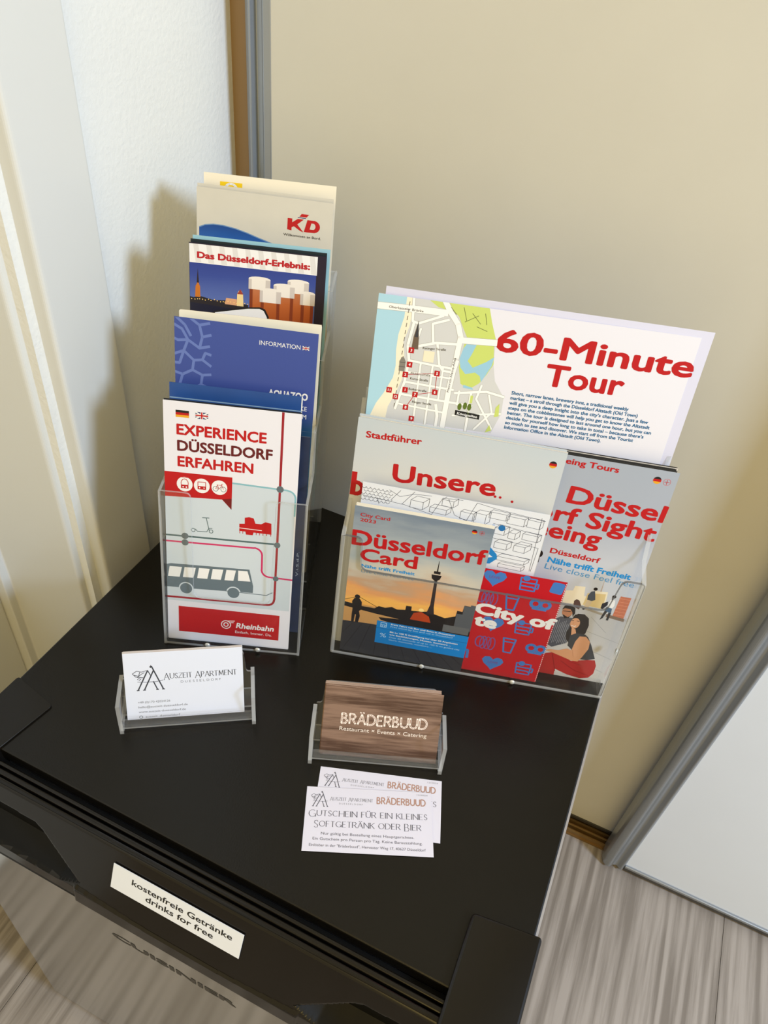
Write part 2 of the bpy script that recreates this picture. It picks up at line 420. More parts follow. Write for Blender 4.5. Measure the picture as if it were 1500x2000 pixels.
# Roman capitals and rough block capitals drawn as strokes (unit height, unit width scaled by W)
G = {
 'A': (.8, [[(0, 0), (.5, 1), (1, 0)], [(.2, .36), (.8, .36)]]), 'B': (.6, [[(0, 0), (0, 1)], [(0, 1), (.6, .98), (.8, .78), (.6, .55), (0, .53)], [(.6, .53), (1, .3), (.7, .02), (0, 0)]]),
 'C': (.8, [arc(.55, .5, .55, .5, 50, 310)]), 'D': (.8, [[(0, 0), (0, 1)], [(0, 1)] + arc(.35, .5, .65, .5, 90, -90) + [(0, 0)]]),
 'E': (.55, [[(0, 0), (0, 1)], [(0, 1), (1, 1)], [(0, .52), (.8, .52)], [(0, 0), (1, 0)]]), 'F': (.5, [[(0, 0), (0, 1)], [(0, 1), (1, 1)], [(0, .5), (.8, .5)]]),
 'G': (.85, [arc(.55, .5, .55, .5, 50, 330), [(1, .05), (1, .42)], [(.7, .42), (1, .42)]]), 'H': (.8, [[(0, 0), (0, 1)], [(1, 0), (1, 1)], [(0, .52), (1, .52)]]),
 'I': (.08, [[(.5, 0), (.5, 1)]]), 'K': (.65, [[(0, 0), (0, 1)], [(0, .45), (1, 1)], [(.25, .6), (1, 0)]]), 'L': (.55, [[(0, 0), (0, 1)], [(0, 0), (1, 0)]]),
 'M': (.95, [[(.08, 0), (.15, 1)], [(.15, 1), (.5, .15)], [(.5, .15), (.85, 1)], [(.85, 1), (.95, 0)]]), 'N': (.8, [[(0, 0), (0, 1)], [(0, 1), (1, 0)], [(1, 0), (1, 1)]]),
 'O': (.9, [arc(.5, .5, .5, .5, 0, 360, 16)]), 'P': (.55, [[(0, 0), (0, 1)], [(0, 1), (.7, .97), (1, .74), (.7, .48), (0, .46)]]),
 'R': (.65, [[(0, 0), (0, 1)], [(0, 1), (.7, .97), (.95, .75), (.7, .5), (0, .48)], [(.45, .48), (1, 0)]]),
 'S': (.5, [[(.95, .85), (.6, 1), (.2, .95), (.05, .75), (.25, .57), (.75, .43), (.98, .24), (.8, .04), (.4, 0), (.02, .14)]]),
 'T': (.65, [[(.5, 0), (.5, 1)], [(0, 1), (1, 1)]]), 'U': (.75, [[(0, 1), (0, .35), (.12, .1), (.5, 0), (.88, .1), (1, .35), (1, 1)]]),
 'Z': (.7, [[(.05, 1), (1, 1), (0, 0), (1, 0)]]), ' ': (.3, []),
}
def stroke_text(parent, name, s, a, b, width, cap, m, thick=0.12, thin=0.05, serif=True, k=1.0, slope=0.0, layer=2, space=0.2, drop=(), m2=None):
    P_ = Print(); x = 0.0; items = []
    for ci, ch in enumerate(s):
        um = ch in 'ÄÖÜ'; base = {'Ä': 'A', 'Ö': 'O', 'Ü': 'U'}.get(ch, ch); W, st = G[base]; h = 1.0
        big = ci in drop
        if big: W *= 1.25
        for pl in st: items.append([(x + p[0] * W, (p[1] * 1.3 - 0.22) if big else p[1]) for p in pl])
        if um: items += [[(x + W * .3, 1.16), (x + W * .3 + .02, 1.22)], [(x + W * .7, 1.16), (x + W * .7 + .02, 1.22)]]
        x += W + space
    tot = x - space; sx = width / tot; cs, sn = math.cos(slope), math.sin(slope)
    def mp(p): px, py = p[0] * sx, p[1] * cap; return (a + px * cs - py * sn, b + px * sn + py * cs)
    for pl in items:
        for p, q in zip(pl, pl[1:]):
            dx, dy = (q[0] - p[0]) * sx, (q[1] - p[1]) * cap; L = math.hypot(dx, dy) + 1e-9
            steep = abs(dy) / L; down = dx * dy < 0 or abs(dx) < 0.1 * L
            wd = cap * (thin + (thick - thin) * (steep ** 1.5 if down else steep * 0.4))
            if not serif: wd = cap * thick
            P_.line([mp(p), mp(q)], wd, m, layer)
            if m2: P_.line([mp((p[0] * .8 + q[0] * .2, p[1] * .8 + q[1] * .2)), mp((p[0] * .2 + q[0] * .8, p[1] * .2 + q[1] * .8))], wd * 0.4, m2, layer + 1)
            if serif and steep > 0.6:
                for e in (p, q):
                    if e[1] < 0.02 or e[1] > 0.98 or e[1] < -0.1:
                        P_.line([mp((e[0] - 0.09 / sx * cap, e[1])), mp((e[0] + 0.09 / sx * cap, e[1]))], cap * thin, m, layer)
    return P_.build(name, parent, k)

# ------------------------------------------------------------------ frames on the fridge top
class Frame:
    def __init__(s, ox, oy, yaw):
        a = math.radians(yaw); s.O = Vector((ox, oy, Z0)); s.u = Vector((math.cos(a), math.sin(a), 0)); s.v = Vector((-math.sin(a), math.cos(a), 0)); s.z = Vector((0, 0, 1))
    def p(s, u, v, z): return s.O + s.u * u + s.v * v + s.z * z
    def mw(s): return mat4(s.O, s.u, s.v, s.z)
def mat4(O, X, Y, Z): return Matrix(((X.x, Y.x, Z.x, O.x), (X.y, Y.y, Z.y, O.y), (X.z, Y.z, Z.z, O.z), (0, 0, 0, 1)))
TALL = Frame(0.0743, 0.1277, 21.6); WIDE = Frame(0.1933, 0.1828, 16.2)
CH1 = Frame(0.0957, 0.0475, 32.6); CH2 = Frame(0.2239, 0.0883, 22.0)

def sheet_frame(fr, v0, m, dy=0.0, push=0.0):
    """plane of a leaning sheet: foot line at depth v0, leaning back by m, turned dy degrees.
    push moves it deeper between its neighbours; returns matrix and size factor"""
    a = math.radians(dy); eu = fr.u * math.cos(a) + fr.v * math.sin(a); ev = -fr.u * math.sin(a) + fr.v * math.cos(a)
    up = (ev * m + fr.z).normalized(); n = eu.cross(up)
    O = fr.O + fr.v * v0
    D = (CAM - O).dot(n); k = 1 + push / D
    O = CAM + (O - CAM) * k
    return mat4(O, eu, up, n), k

def sheet(root, name, a0, b0, a1, b1, th, m, k=1.0, z1=0.0, edge=None, rad=0.0):
    """thin slab in sheet millimetres, front face at z1"""
    pts = rect(a0, b0, a1, b1)
    if rad: pts = rounded(pts, rad, 4)
    mb = MB().prism([(p[0] * k / 1000, p[1] * k / 1000) for p in pts], z1 - th, z1, lambda a, b, h: (a, b, h), 0, 1 if edge else None)
    return mb.build(name, [m, edge] if edge else [m], root)

PAGE = mat('page_edges', (214, 208, 196), 0.7); PAGED = mat('dark_page_edges', (40, 38, 34), 0.6)
SILV = grad('printed_grey_sky', [(0, (196, 200, 206)), (110, (188, 192, 202)), (150, (166, 172, 186)), (199, (160, 168, 182))], 0.25, (12, 30, 10))
SILV2 = grad('printed_pale_sky', [(0, (206, 206, 204)), (150, (205, 205, 203)), (175, (196, 201, 206)), (199, (190, 199, 207))], 0.3, (14, 10, 10))

def booklet(name, fr, v0, m, dy, push, a0, b0, a1, b1, cover_m, th=0.0006, edge=PAGE, rad=0.0, pages=True):
    mw, k = sheet_frame(fr, v0, m, dy, push)
    r = empty(name, mw)
    if pages and th > 0.0005:
        sheet(r, 'pages', a0 + 0.4, b0 + 0.3, a1 - 0.4, b1 - 0.4, th - 0.0002, edge, k, -0.0002)
        sheet(r, 'cover', a0, b0, a1, b1, 0.0002, cover_m, k, 0.0, None, rad)
    else:
        sheet(r, 'cover', a0, b0, a1, b1, th, cover_m, k, 0.0, None, rad)
    return r, k

# ================================================================== tall holder
def side_plate(parent, name, pts, u, th, fr=None):
    """upright plate in the (v, z) plane at u"""
    return MB().prism(pts, u, u + th, lambda a, b, h: (h, a, b), 0, 1).build(name, [ACR, ACE], parent)
th_ = empty('leaflet_holder', TALL.mw()); tag(th_, 'tall clear acrylic holder with four stepped pockets full of narrow leaflets', 'leaflet holder')
stair = [(0, 0), (0.0325, 0.131), (0.0700, 0.131), (0.0735, 0.1655), (0.1085, 0.1655), (0.112, 0.202), (0.158, 0.202), (0.162, 0.232), (0.200, 0.231), (0.160, 0.0)]
side_plate(th_, 'side_wall', stair, -0.0004, 0.002); side_plate(th_, 'side_wall', stair, 0.1044, 0.002)
def tier(v0, z0, v1, z1, name='front_panel', cutb=0.040):
    L = math.hypot(v1 - v0, z1 - z0); ev = (v1 - v0) / L; ez = (z1 - z0) / L
    c = L - (z1 - z0) * 0 ; lo = min(cutb, L - 0.03) if z0 == 0 else max(0.01, L - 0.07)
    out = [(0.0, 0.0), (0.106, 0.0), (0.106, L), (0.0835, L), (0.0815, lo), (0.0235, lo), (0.0225, L), (0.0, L)]
    out = rounded(out, [0, 0, 0.0015, 0.004, 0.006, 0.006, 0.004, 0.0015], 4)
    MB().prism(out, 0.0, 0.002, lambda a, b, h: (a, v0 + b * ev - h * ez * -1, z0 + b * ez - h * ev), 0, 1).build(name, [ACR, ACE], th_)
tier(0.0, 0.0, 0.0325, 0.131, cutb=0.046)
tier(0.0425, 0.040, 0.0735, 0.1655); tier(0.0810, 0.076, 0.112, 0.202); tier(0.130, 0.105, 0.162, 0.232)
MB().prism(rect(0.0, 0.0, 0.106, 0.048), -0.0, 0.0028, lambda a, b, h: (a, b, h), 0, 1).build('base_tray', [ACR, ACE], th_, bevel=0.0006)
for va, vb, zz in ((0.0425, 0.085, 0.040), (0.081, 0.132, 0.076), (0.130, 0.166, 0.105)):
    MB().prism(rect(0.002, va, 0.104, vb), zz, zz + 0.002, lambda a, b, h: (a, b, h), 0, 1).build('pocket_floor', [ACR, ACE], th_)
MB().prism([(0.158, 0.0), (0.160, 0.0), (0.202, 0.231), (0.200, 0.231)], 0.0, 0.106, lambda a, b, h: (h, a, b), 0, 1).build('back_panel', [ACR, ACE], th_)
def rivet(parent, u, v, z, nv=(0, -1, 0)):
    V = []; F = []; n = 10
    for r, d in ((0.0022, 0.0), (0.0020, 0.0009), (0.0012, 0.0015)):
        for i in range(n):
            a = 2 * math.pi * i / n
            V.append((u + r * math.cos(a) if nv[1] else u + d, v - d if nv[1] else v + r * math.cos(a), z + r * math.sin(a)))
    for j in range(2):
        for i in range(n): F.append((j * n + i, j * n + (i + 1) % n, (j + 1) * n + (i + 1) % n, (j + 1) * n + i))
    F.append(tuple(range(2 * n, 3 * n)))
    add('rivet', V, F, [mat('clear_rivet', (205, 205, 200), 0.15, 0.3)], parent, smooth=True)
rivet(th_, 0.034, -0.0003, 0.0035); rivet(th_, 0.0735, -0.0003, 0.0035)

# ---- front leaflet: public transport
r, k = booklet('transport_leaflet', TALL, 0.0040, 0.292, -0.3, 0, 1.8, 2.2, 97.1, 198.2, WHITE, 0.0007, PAGE)
tag(r, 'white and red transport leaflet with bus drawing in the front pocket', 'leaflet')
LG = ink((196, 206, 216)); LG2 = ink((192, 196, 198)); MAR = ink((150, 32, 44)); PINK = ink((196, 48, 100)); TEAL = ink((130, 178, 190)); DG = ink((78, 100, 104)); BUS = ink((98, 112, 122))
P_ = Print((1.8, 2.2, 97.1, 198.2))
P_.poly([(1.8, 48), (1.8, 141), (50, 141), (90, 139.8)] + arc(90, 133.5, 6, 6.3, 90, 0, 6) + [(96, 37.5), (1.8, 37.5)], LG, 0)
P_.line([(50, 141.3), (84, 140.2), (90, 140)] + arc(90, 133.8, 6, 6, 85, 0, 6) + [(96, 120)], 1.3, TEAL, 1)
P_.poly([(1.8, 125.9), (43, 127.5), (50, 120), (50.2, 145.7), (1.8, 145.5)], RED, 2).poly([(43, 127.8), (50, 120), (50, 129)], ink((110, 24, 28)), 3)
P_.line([(1.8, 94.3), (84.5, 95.3)], 1.4, DG, 1)
P_.line([(1.8, 89.2), (67, 90.3)] + arc(67.5, 84.5, 6, 6, 85, 5, 5) + [(73.6, 73)] + arc(79.5, 72.5, 6, 6, 185, 265, 5) + [(97, 65.9)], 1.4, PINK, 1)
P_.line([(84.3, 197.9), (84.5, 140), (84.4, 95), (84.2, 47)] + arc(79, 46.5, 5, 5, 0, -90, 5) + [(1.8, 40.6)], 1.7, MAR, 3)
for a, b, rr in ((84.6, 140.3, 2.6), (84.4, 94.7, 2.4), (84.5, 65.7, 2.2), (15.9, 94.7, 2.6), (15.9, 89.2, 2.6)): P_.poly(circ(a, b, rr), GREY, 4)
for a in (16.1, 28.4, 41.0): P_.poly(circ(a, 136.7, 5.7, 24), WINK, 4)
# pictograms in the circles
P_.ring(16.1, 137.4, 2.6, 0.5, RED, 5, 12, 3.4).poly(rect(13.4, 133.4, 18.8, 136.2), RED, 5).line([(14, 142), (18.2, 142)], 0.4, RED, 5).poly(circ(15, 134.5, .6, 8), WINK, 6).poly(circ(17.3, 134.5, .6, 8), WINK, 6)
P_.line([(25.6, 139.6), (25.6, 134.5), (31.2, 134.5), (31.2, 139.6), (25.6, 139.6)], 0.5, RED, 5).poly(rect(25.4, 133.8, 31.4, 136.4), RED, 5).poly(circ(26.8, 135.1, .5, 8), WINK, 6).poly(circ(30, 135.1, .5, 8), WINK, 6)
P_.ring(38.3, 135.6, 1.9, 0.35, DG, 5, 14).ring(43.9, 135.6, 1.9, 0.35, DG, 5, 14).line([(38.3, 135.6), (39.6, 138.6), (42.9, 138.6), (40.8, 135.6), (38.3, 135.6)], 0.35, RED, 5).line([(40.8, 135.6), (39.4, 139.2)], .35, RED, 5).line([(43.9, 135.6), (42.4, 139.6), (43.6, 139.8)], .35, RED, 5)
# scooter
P_.line([(28.8, 111.3), (33.8, 111.5)], .6, DG, 2).line([(31.6, 111.3), (33.8, 101.4)], .55, DG, 2).line([(23.6, 101.4), (25, 99.7), (32, 99.9), (33.5, 103), (36, 103.2)], .5, DG, 2).ring(22, 100.3, 1.4, .5, DG, 2, 12).ring(35.2, 100.6, 1.4, .5, DG, 2, 12)
# red tram-like block
P_.poly([(56, 103.5), (55.9, 109.5), (59.9, 109.9), (59.8, 114.8), (63, 115.6), (66.3, 115), (67.7, 110.9), (71.9, 110.8), (75, 112.8), (79.4, 112.2), (79.8, 103)], RED, 2)
P_.poly([(60.5, 103.5), (61, 101), (66, 101), (66.6, 103.5)], RED, 2).line([(56, 106), (72.5, 105.6)], .5, WINK, 3)
for q in (56.4, 58.6, 68.5, 71, 73.6, 76.2, 79.3): P_.line([(q, 103.6), (q, 101.6)], .5, RED, 2)
# bus
P_.poly([(1.8, 49.5), (1.8, 69.2), (5, 70.2), (64.4, 71.4), (64.8, 69.6), (66.5, 62), (67.6, 57), (67.5, 51), (57.5, 50.8), (47.5, 50.3), (21.5, 49.6)], BUS, 2)
for i, (a0, a1) in enumerate(((4, 13.3), (15.3, 23.8), (26.2, 34.3), (36.6, 44.6), (47, 54.2))):
    P_.poly([(a0, 67.6 + i * .4), (a1, 67.8 + i * .4), (a1 - 1.8, 59 + i * .3), (a0 - 1.4, 58.8 + i * .3)], WINK, 3)
P_.poly([(55.9, 69.6), (62.9, 69.8), (65.4, 61), (55.9, 60.6)], WINK, 3)
for a, b in ((16.3, 49.3), (52.6, 49.4)): P_.poly(circ(a, b, 5.6, 24), LG, 3).poly(circ(a, b, 4.6, 24), BUS, 4)
P_.line([(22.5, 51), (60, 50.3), (78, 50.1), (82.4, 53)], .6, BUS, 3)
P_.poly(rect(10.3, 9.3, 88.9, 32.7), RED, 1)
P_.ring(47.3, 19.6, 3.6, .7, WINK, 2).ring(47.3, 19.6, 1.7, .8, WINK, 2).line([(48, 23), (54, 23.6)], .6, WINK, 2).line([(50, 21.6), (53.2, 22)], .6, WINK, 2)
GOLD = ink((222, 160, 40))
P_.poly(rect(10.4, 190.2, 19.6, 191.9), BLACK, 1).poly(rect(10.4, 188.5, 19.6, 190.2), RED, 1).poly(rect(10.4, 186.8, 19.6, 188.5), GOLD, 1)
NAVY = ink((40, 52, 100))
def ukflag(P, a0, b0, a1, b1, ly):
    P.poly(rect(a0, b0, a1, b1), NAVY, ly); h = (b1 - b0)
    P.line([(a0, b0), (a1, b1)], h * .2, WINK, ly + 1, False).line([(a0, b1), (a1, b0)], h * .2, WINK, ly + 1, False)
    P.line([(a0, (b0 + b1) / 2), (a1, (b0 + b1) / 2)], h * .36, WINK, ly + 2, False).line([((a0 + a1) / 2, b0), ((a0 + a1) / 2, b1)], h * .36, WINK, ly + 2, False)
    P.line([(a0, (b0 + b1) / 2), (a1, (b0 + b1) / 2)], h * .2, RED, ly + 3, False).line([((a0 + a1) / 2, b0), ((a0 + a1) / 2, b1)], h * .2, RED, ly + 3, False)
ukflag(P_, 24.0, 187.0, 32.8, 191.9, 1)
P_.build('cover_drawing', r, k)
text(r, 'title', 'EXPERIENCE', 10.8, 174.0, RED, 62.8, 8.0, 0.022, 3, k)
text(r, 'title', 'DÜSSELDORF', 11.1, 162.0, ink((96, 26, 32)), 67.1, 8.0, 0.022, 3, k)
text(r, 'title', 'ERFAHREN', 11.2, 150.1, RED, 53.8, 8.0, 0.022, 3, k)
text(r, 'company_name', 'Rheinbahn', 55.1, 17.2, WINK, 29.9, 5.0, 0.02, 3, k, shear=0.15)
text(r, 'slogan', 'Einfach. Immer. Da.', 54.6, 12.6, WINK, 28.8, 2.2, 0.0, 3, k)
mw, k2 = sheet_frame(TALL, 0.0040, 0.292, -0.3, 0.0016)
r2 = empty('transport_leaflet', mw); sheet(r2, 'cover', 2.3, 1.2, 96.8, 198.0, 0.0006, WHITE, k2); sheet(r2, 'top_band', 2.3, 190, 96.8, 199.2, 0.0002, ink((30, 34, 40)), k2, -0.0004)
tag(r2, 'second transport leaflet, hidden behind the bus leaflet except its dark top edge', 'leaflet')

BLUE = noisy('printed_royal_blue', (34, 74, 140), 0.06, 40, 0.4)
r, k = booklet('blue_leaflet', TALL, 0.0185, 0.292, -0.8, 0, 2.0, 3.0, 95.3, 202.8, BLUE, 0.0016, mat('dark_blue_pages', (24, 40, 74), 0.5))
tag(r, 'plain royal blue leaflet showing as a band above the bus leaflet', 'leaflet')
Print().poly(rect(94.4, 3, 95.2, 202.6), WINK, 1).poly(rect(2.2, 191.6, 95.0, 192.4), ink((130, 160, 190)), 1).build('cover_drawing', r, k)
NV = noisy('printed_navy', (34, 46, 74), 0.25, 60, 0.4)
r, k = booklet('navy_leaflet', TALL, 0.0230, 0.270, -0.8, 0, 6.0, 1.5, 102.4, 172, NV, 0.0014, PAGE)
tag(r, 'dark navy leaflet showing only as a strip beside the bus leaflet', 'leaflet')
text(r, 'fine_print', 'V.i.S.d.P.', 99.5, 55, ink((170, 180, 190)), 22, 1.8, 0, 2, k, slope=math.pi / 2)

# ---- blue information booklet (second pocket)
AQ = grad('printed_deep_blue', [(39, (28, 84, 100)), (150, (26, 78, 100)), (172, (30, 70, 108)), (186, (58, 76, 148)), (242, (62, 80, 152))], 0.06, (20, 20, 20))
r, k = booklet('information_booklet', TALL, 0.0775 - 0.25 * 0.1655, 0.25, -2.2, 0, 2.7, 41, 101.6, 242.0, AQ, 0.0016, ink((120, 134, 60)))
tag(r, 'blue booklet with pale coral pattern and a small flag in the second pocket', 'booklet')
COR = ink((98, 118, 184)); P_ = Print((2.7, 160, 29, 241.6))
for pts in ([(0, 238), (8, 234), (12, 227), (20, 222), (27, 224)], [(4, 242), (10, 237), (14, 230)], [(12, 227), (9, 219), (2, 216)], [(9, 219), (16, 213), (22, 214), (28, 210)],
            [(16, 213), (15, 206), (8, 202), (0, 204)], [(20, 222), (22, 230), (28, 232)], [(22, 230), (20, 238), (14, 242)], [(22, 214), (24, 219), (28, 218)], [(15, 206), (22, 203), (28, 204)],
            [(8, 202), (6, 195), (1, 190)], [(22, 203), (21, 196), (27, 194)], [(6, 195), (13, 191), (16, 185)], [(20, 238), (27, 240)], [(0, 228), (5, 226), (12, 227)], [(0, 210), (6, 210), (9, 219)], [(13, 191), (21, 196)],
            [(1, 180), (8, 184), (12, 179)], [(16, 185), (24, 184), (28, 180)]):
    P_.line(pts, 1.9, COR, 1)
P_.build('coral_pattern', r, k)
text(r, 'heading', 'INFORMATION', 61.4, 229.8, WINK, 28.3, 3.0, 0.0, 2, k)
P_ = Print(); ukflag(P_, 91.1, 229.9, 95.8, 232.5, 2); P_.build('flag', r, k)
text(r, 'title', 'AQUAZOO', 68.8, 193.6, WINK, 28.2, 5.4, 0.03, 2, k)
text(r, 'title', 'LÖBBECKE', 76.8, 185.8, WINK, 20, 3.4, 0.01, 2, k)
text(r, 'title', 'MUSEUM', 79.8, 179.8, WINK, 17, 3.4, 0.01, 2, k)
r, k = booklet('cream_leaflet', TALL, 0.0845 - 0.25 * 0.1655, 0.25, -0.6, 0, 5.9, 42, 104.2, 243.6, CREAM, 0.0022, mat('cream_edges', (222, 204, 176), 0.7), 1.6)
tag(r, 'thick cream leaflet just behind the blue coral booklet', 'leaflet')

# ---- night skyline and beer leaflet (third pocket)
DNIGHT = ink((30, 24, 44)); NS = grad('printed_night_sky', [(225, (60, 84, 150)), (240, (84, 104, 168)), (256, (50, 70, 146)), (264, (44, 62, 138))], 0.12, (20, 30, 20))
r, k = booklet('beer_leaflet', TALL, 0.122 - 0.25 * 0.202, 0.25, 0, 0, 7.0, 75, 102.9, 277.0, DNIGHT, 0.0016, ink((150, 196, 214)))
tag(r, 'leaflet with night skyline and beer glasses in the third pocket', 'leaflet')
P_ = Print((7.0, 200, 102.9, 276.6))
P_.poly(rect(7.2, 263.6, 96.6, 276.2), WINK, 0).poly(rect(7.2, 205, 96.2, 263.6), NS, 0)
for i, a in enumerate(range(10, 96, 9)):
    P_.poly([(a, 276.2), (a + 3.4, 276.2), (a + 5.6, 264), (a + 1.6, 264)], ink((214, 212, 212)), 1)
P_.poly([(7, 236), (7, 240), (10, 239.5), (13, 241), (18, 240.2), (24, 239), (30, 239.4), (34, 240), (40, 239), (48.8, 238), (48.8, 230), (7, 230)], ink((38, 34, 40)), 1)
P_.poly([(7, 230), (7, 236), (49, 233.6), (49, 228)], ink((24, 26, 48)), 2)
P_.poly([(10.8, 240), (11.2, 247.6), (12.2, 249.4), (12.9, 259.5), (13.6, 249.4), (14.4, 247.6), (14.6, 240)], ink((190, 110, 40)), 3).poly([(12.1, 250), (12.9, 260), (13.7, 250)], ink((40, 30, 40)), 4)
P_.poly([(40.6, 236.6), (40.8, 245), (41.8, 247.2), (44, 247.2), (45, 245), (45.4, 236.6)], ink((232, 206, 150)), 3).poly([(32, 237), (33, 241.5), (40.6, 241.2), (40.6, 236.8)], ink((214, 160, 120)), 3).poly([(40.8, 245), (43, 248.6), (45.2, 245)], ink((150, 60, 50)), 4)
for q in range(8, 49, 2):
    P_.poly(circ(q + random.random(), 238.2 + random.random() * 1.2, .4, 6), ink((250, 206, 120)), 4)
BEER = grad('printed_beer', [(205, (70, 20, 10)), (222, (150, 66, 22)), (240, (176, 92, 44)), (256, (184, 120, 84))], 0.2, (60, 20, 20)); FOAM = ink((228, 222, 216)); FOAMS = ink((196, 188, 184)); BEED = ink((124, 52, 26))
for (a0, a1, tb, fb, ly) in ((48.8, 64.2, 258.6, 249.6, 3), (76.3, 91.5, 259.4, 249.6, 3), (66.5, 81.6, 255.6, 246, 6), (56.9, 72.0, 251.4, 241.2, 9), (85.7, 96.2, 252, 242.2, 9)):
    P_.poly(rect(a0 + .8, 205, a1 - .8, fb), BEER, ly).poly(rect(a0 + .8, 205, a0 + 3, fb), BEED, ly + 1).poly(rect(a1 - 3, 205, a1 - .8, fb), BEED, ly + 1)
    P_.poly([(a0, fb)] + arc((a0 + a1) / 2, tb - 1.6, (a1 - a0) / 2, 1.6, 180, 0, 8) + [(a1, fb)], FOAM, ly + 1).poly(rect(a0, fb, a0 + 2.2, tb - 2), FOAMS, ly + 2).poly(rect(a1 - 3.4, fb, a1, tb - 2), FOAMS, ly + 2)
P_.poly([(20, 205), (24, 231.4), (48.5, 236.4), (57, 237.4), (61, 236.2), (63.8, 231), (64, 205)], BLACK, 12).poly([(21.5, 205), (25, 230.4), (48.5, 235.4), (57, 236.2), (60, 235), (62.4, 230.6), (62.4, 205)], WINK, 13)
P_.build('cover_picture', r, k)
text(r, 'title', 'Das Düsseldorf-Erlebnis:', 12.5, 266.8, ink((176, 28, 40)), 79.2, 4.5, 0.035, 3, k)
r, k = booklet('dark_leaflet', TALL, 0.1255 - 0.25 * 0.202, 0.25, 0, 0, 7.4, 76, 102.6, 278.0, ink((26, 38, 44)), 0.0010, PAGE)
tag(r, 'black edged leaflet showing as a thin line above the beer leaflet', 'leaflet')
r, k = booklet('pale_blue_leaflet', TALL, 0.1285 - 0.25 * 0.202, 0.25, 0, 0, 8.2, 76, 104.6, 279.4, ink((146, 190, 206)), 0.0012, PAGE)
tag(r, 'pale blue leaflet peeking out right of the beer leaflet', 'leaflet')

# ---- river cruise leaflet (fourth pocket)
KDM = noisy('printed_warm_grey', (203, 199, 188), 0.02, 60, 0.5)
r, k = booklet('cruise_leaflet', TALL, 0.167 - 0.25 * 0.232, 0.25, -2.5, 0, 0.8, 108, 99.8, 300.6, KDM, 0.0016, ink((150, 146, 134)))
tag(r, 'warm grey leaflet with red logo and blue wave in the top pocket', 'leaflet')
WAVE = grad('printed_wave_blue', [(250, (40, 100, 180)), (266, (36, 92, 168)), (277, (24, 66, 134))], 0.1, (20, 20, 20))
P_ = Print((0.8, 250, 99.8, 300))
P_.poly([(2.6, 250), (2.6, 273.4), (7, 275.4), (13, 276.4), (20, 276.4), (29.4, 275.2), (38, 273.2), (45.6, 271), (62, 266.6), (80, 260), (90, 250)], WAVE, 1)
P_.line([(2.6, 273.4), (7, 275.4), (13, 276.4), (20, 276.4), (29.4, 275.2), (38, 273.2), (45.6, 271), (62, 266.6)], .7, ink((104, 140, 182)), 2)
# K and D
P_.poly([(67.2, 279.4), (67.2, 287.2), (70.6, 287.2), (70.6, 284.6), (74.6, 287.4), (79, 287.4), (74.4, 283.6), (79.2, 278.6), (76.6, 279.4), (72.0, 282), (70.4, 281.2), (70.4, 279)], RED, 2)
P_.poly([(79.4, 279), (81.6, 287.4), (87, 287.4)] + arc(86.4, 283.2, 4.6, 4.2, 80, -80, 8) + [(82, 278.9)], RED, 2).poly([(83.6, 281.2), (84.6, 285.4)] + arc(86, 283.3, 1.7, 2.1, 80, -80, 6), KDM, 3)
P_.poly([(75.6, 289.0), (77.2, 291), (82.6, 291), (80.8, 289.0)], RED, 2).line([(74.6, 288.3), (80.4, 288.3)], .5, ink((40, 60, 120)), 2)
P_.build('logo', r, k)
text(r, 'slogan', 'Willkommen an Bord.', 64.6, 274.9, BLACK, 27.6, 1.7, 0.012, 3, k)
r, k = booklet('cruise_leaflet', TALL, 0.1695 - 0.25 * 0.232, 0.25, -2.0, 0, 1.4, 108, 99.9, 302.2, KDM, 0.0010, ink((130, 122, 112)))
tag(r, 'second warm grey leaflet, only its rim visible above the red logo leaflet', 'leaflet')
r, k = booklet('cream_yellow_leaflet', TALL, 0.175 - 0.25 * 0.232, 0.25, 0, 0, 7.3, 108, 103.1, 308.0, mat('ivory_paper', (236, 228, 208), 0.55), 0.0030, mat('yellow_edges', (226, 212, 140), 0.6))
tag(r, 'ivory leaflet with a yellow square, rearmost in the tall holder', 'leaflet')
Print().poly(rect(19, 290, 35.1, 303), ink((238, 200, 30)), 1).ring(27, 297.6, 4.4, 1.6, WINK, 2).build('cover_drawing', r, k)

# ================================================================== wide holder
wh = empty('brochure_holder', WIDE.mw()); tag(wh, 'wide clear acrylic holder with city brochures at the right of the fridge top', 'brochure holder')
sp = [(0, 0), (0.0147, 0.1155), (0.033, 0.122), (0.060, 0.170), (0.072, 0.196), (0.062, 0.0)]
side_plate(wh, 'side_wall', sp, -0.0006, 0.003); side_plate(wh, 'side_wall', sp, 0.2146, 0.003)
Lw = math.hypot(0.0147, 0.1155); ev, ez = 0.0147 / Lw, 0.1155 / Lw
out = rounded([(0, 0), (0.217, 0), (0.217, Lw), (0.2015, Lw), (0.1975, 0.087), (0.0165, 0.087), (0.0150, Lw), (0, Lw)], [0.003, 0.003, 0.002, 0.005, 0.006, 0.006, 0.005, 0.002], 5)
MB().prism(out, 0.0, 0.0024, lambda a, b, h: (a, b * ev - h * ez + 0.002, b * ez + h * ev), 0, 1).build('front_panel', [ACR, ACD], wh)
MB().prism(rounded(rect(-0.0006, -0.0012, 0.2176, 0.05), 0.002), 0.0, 0.0036, lambda a, b, h: (a, b, h), 0, 1).build('base_tray', [ACR, ACE], wh, bevel=0.0008)
MB().prism([(0.040, 0.0036), (0.0425, 0.0036), (0.080, 0.20), (0.0775, 0.20)], 0.001, 0.216, lambda a, b, h: (h, a, b), 0, 1).build('back_panel', [ACR, ACE], wh)
rivet(wh, 0.0735, -0.0014, 0.003); rivet(wh, 0.146, -0.0014, 0.003); rivet(wh, 0.2178, 0.013, 0.041, (1, 0, 0))
rivet(wh, 0.2178, 0.0135, 0.043, (1, 0, 0))

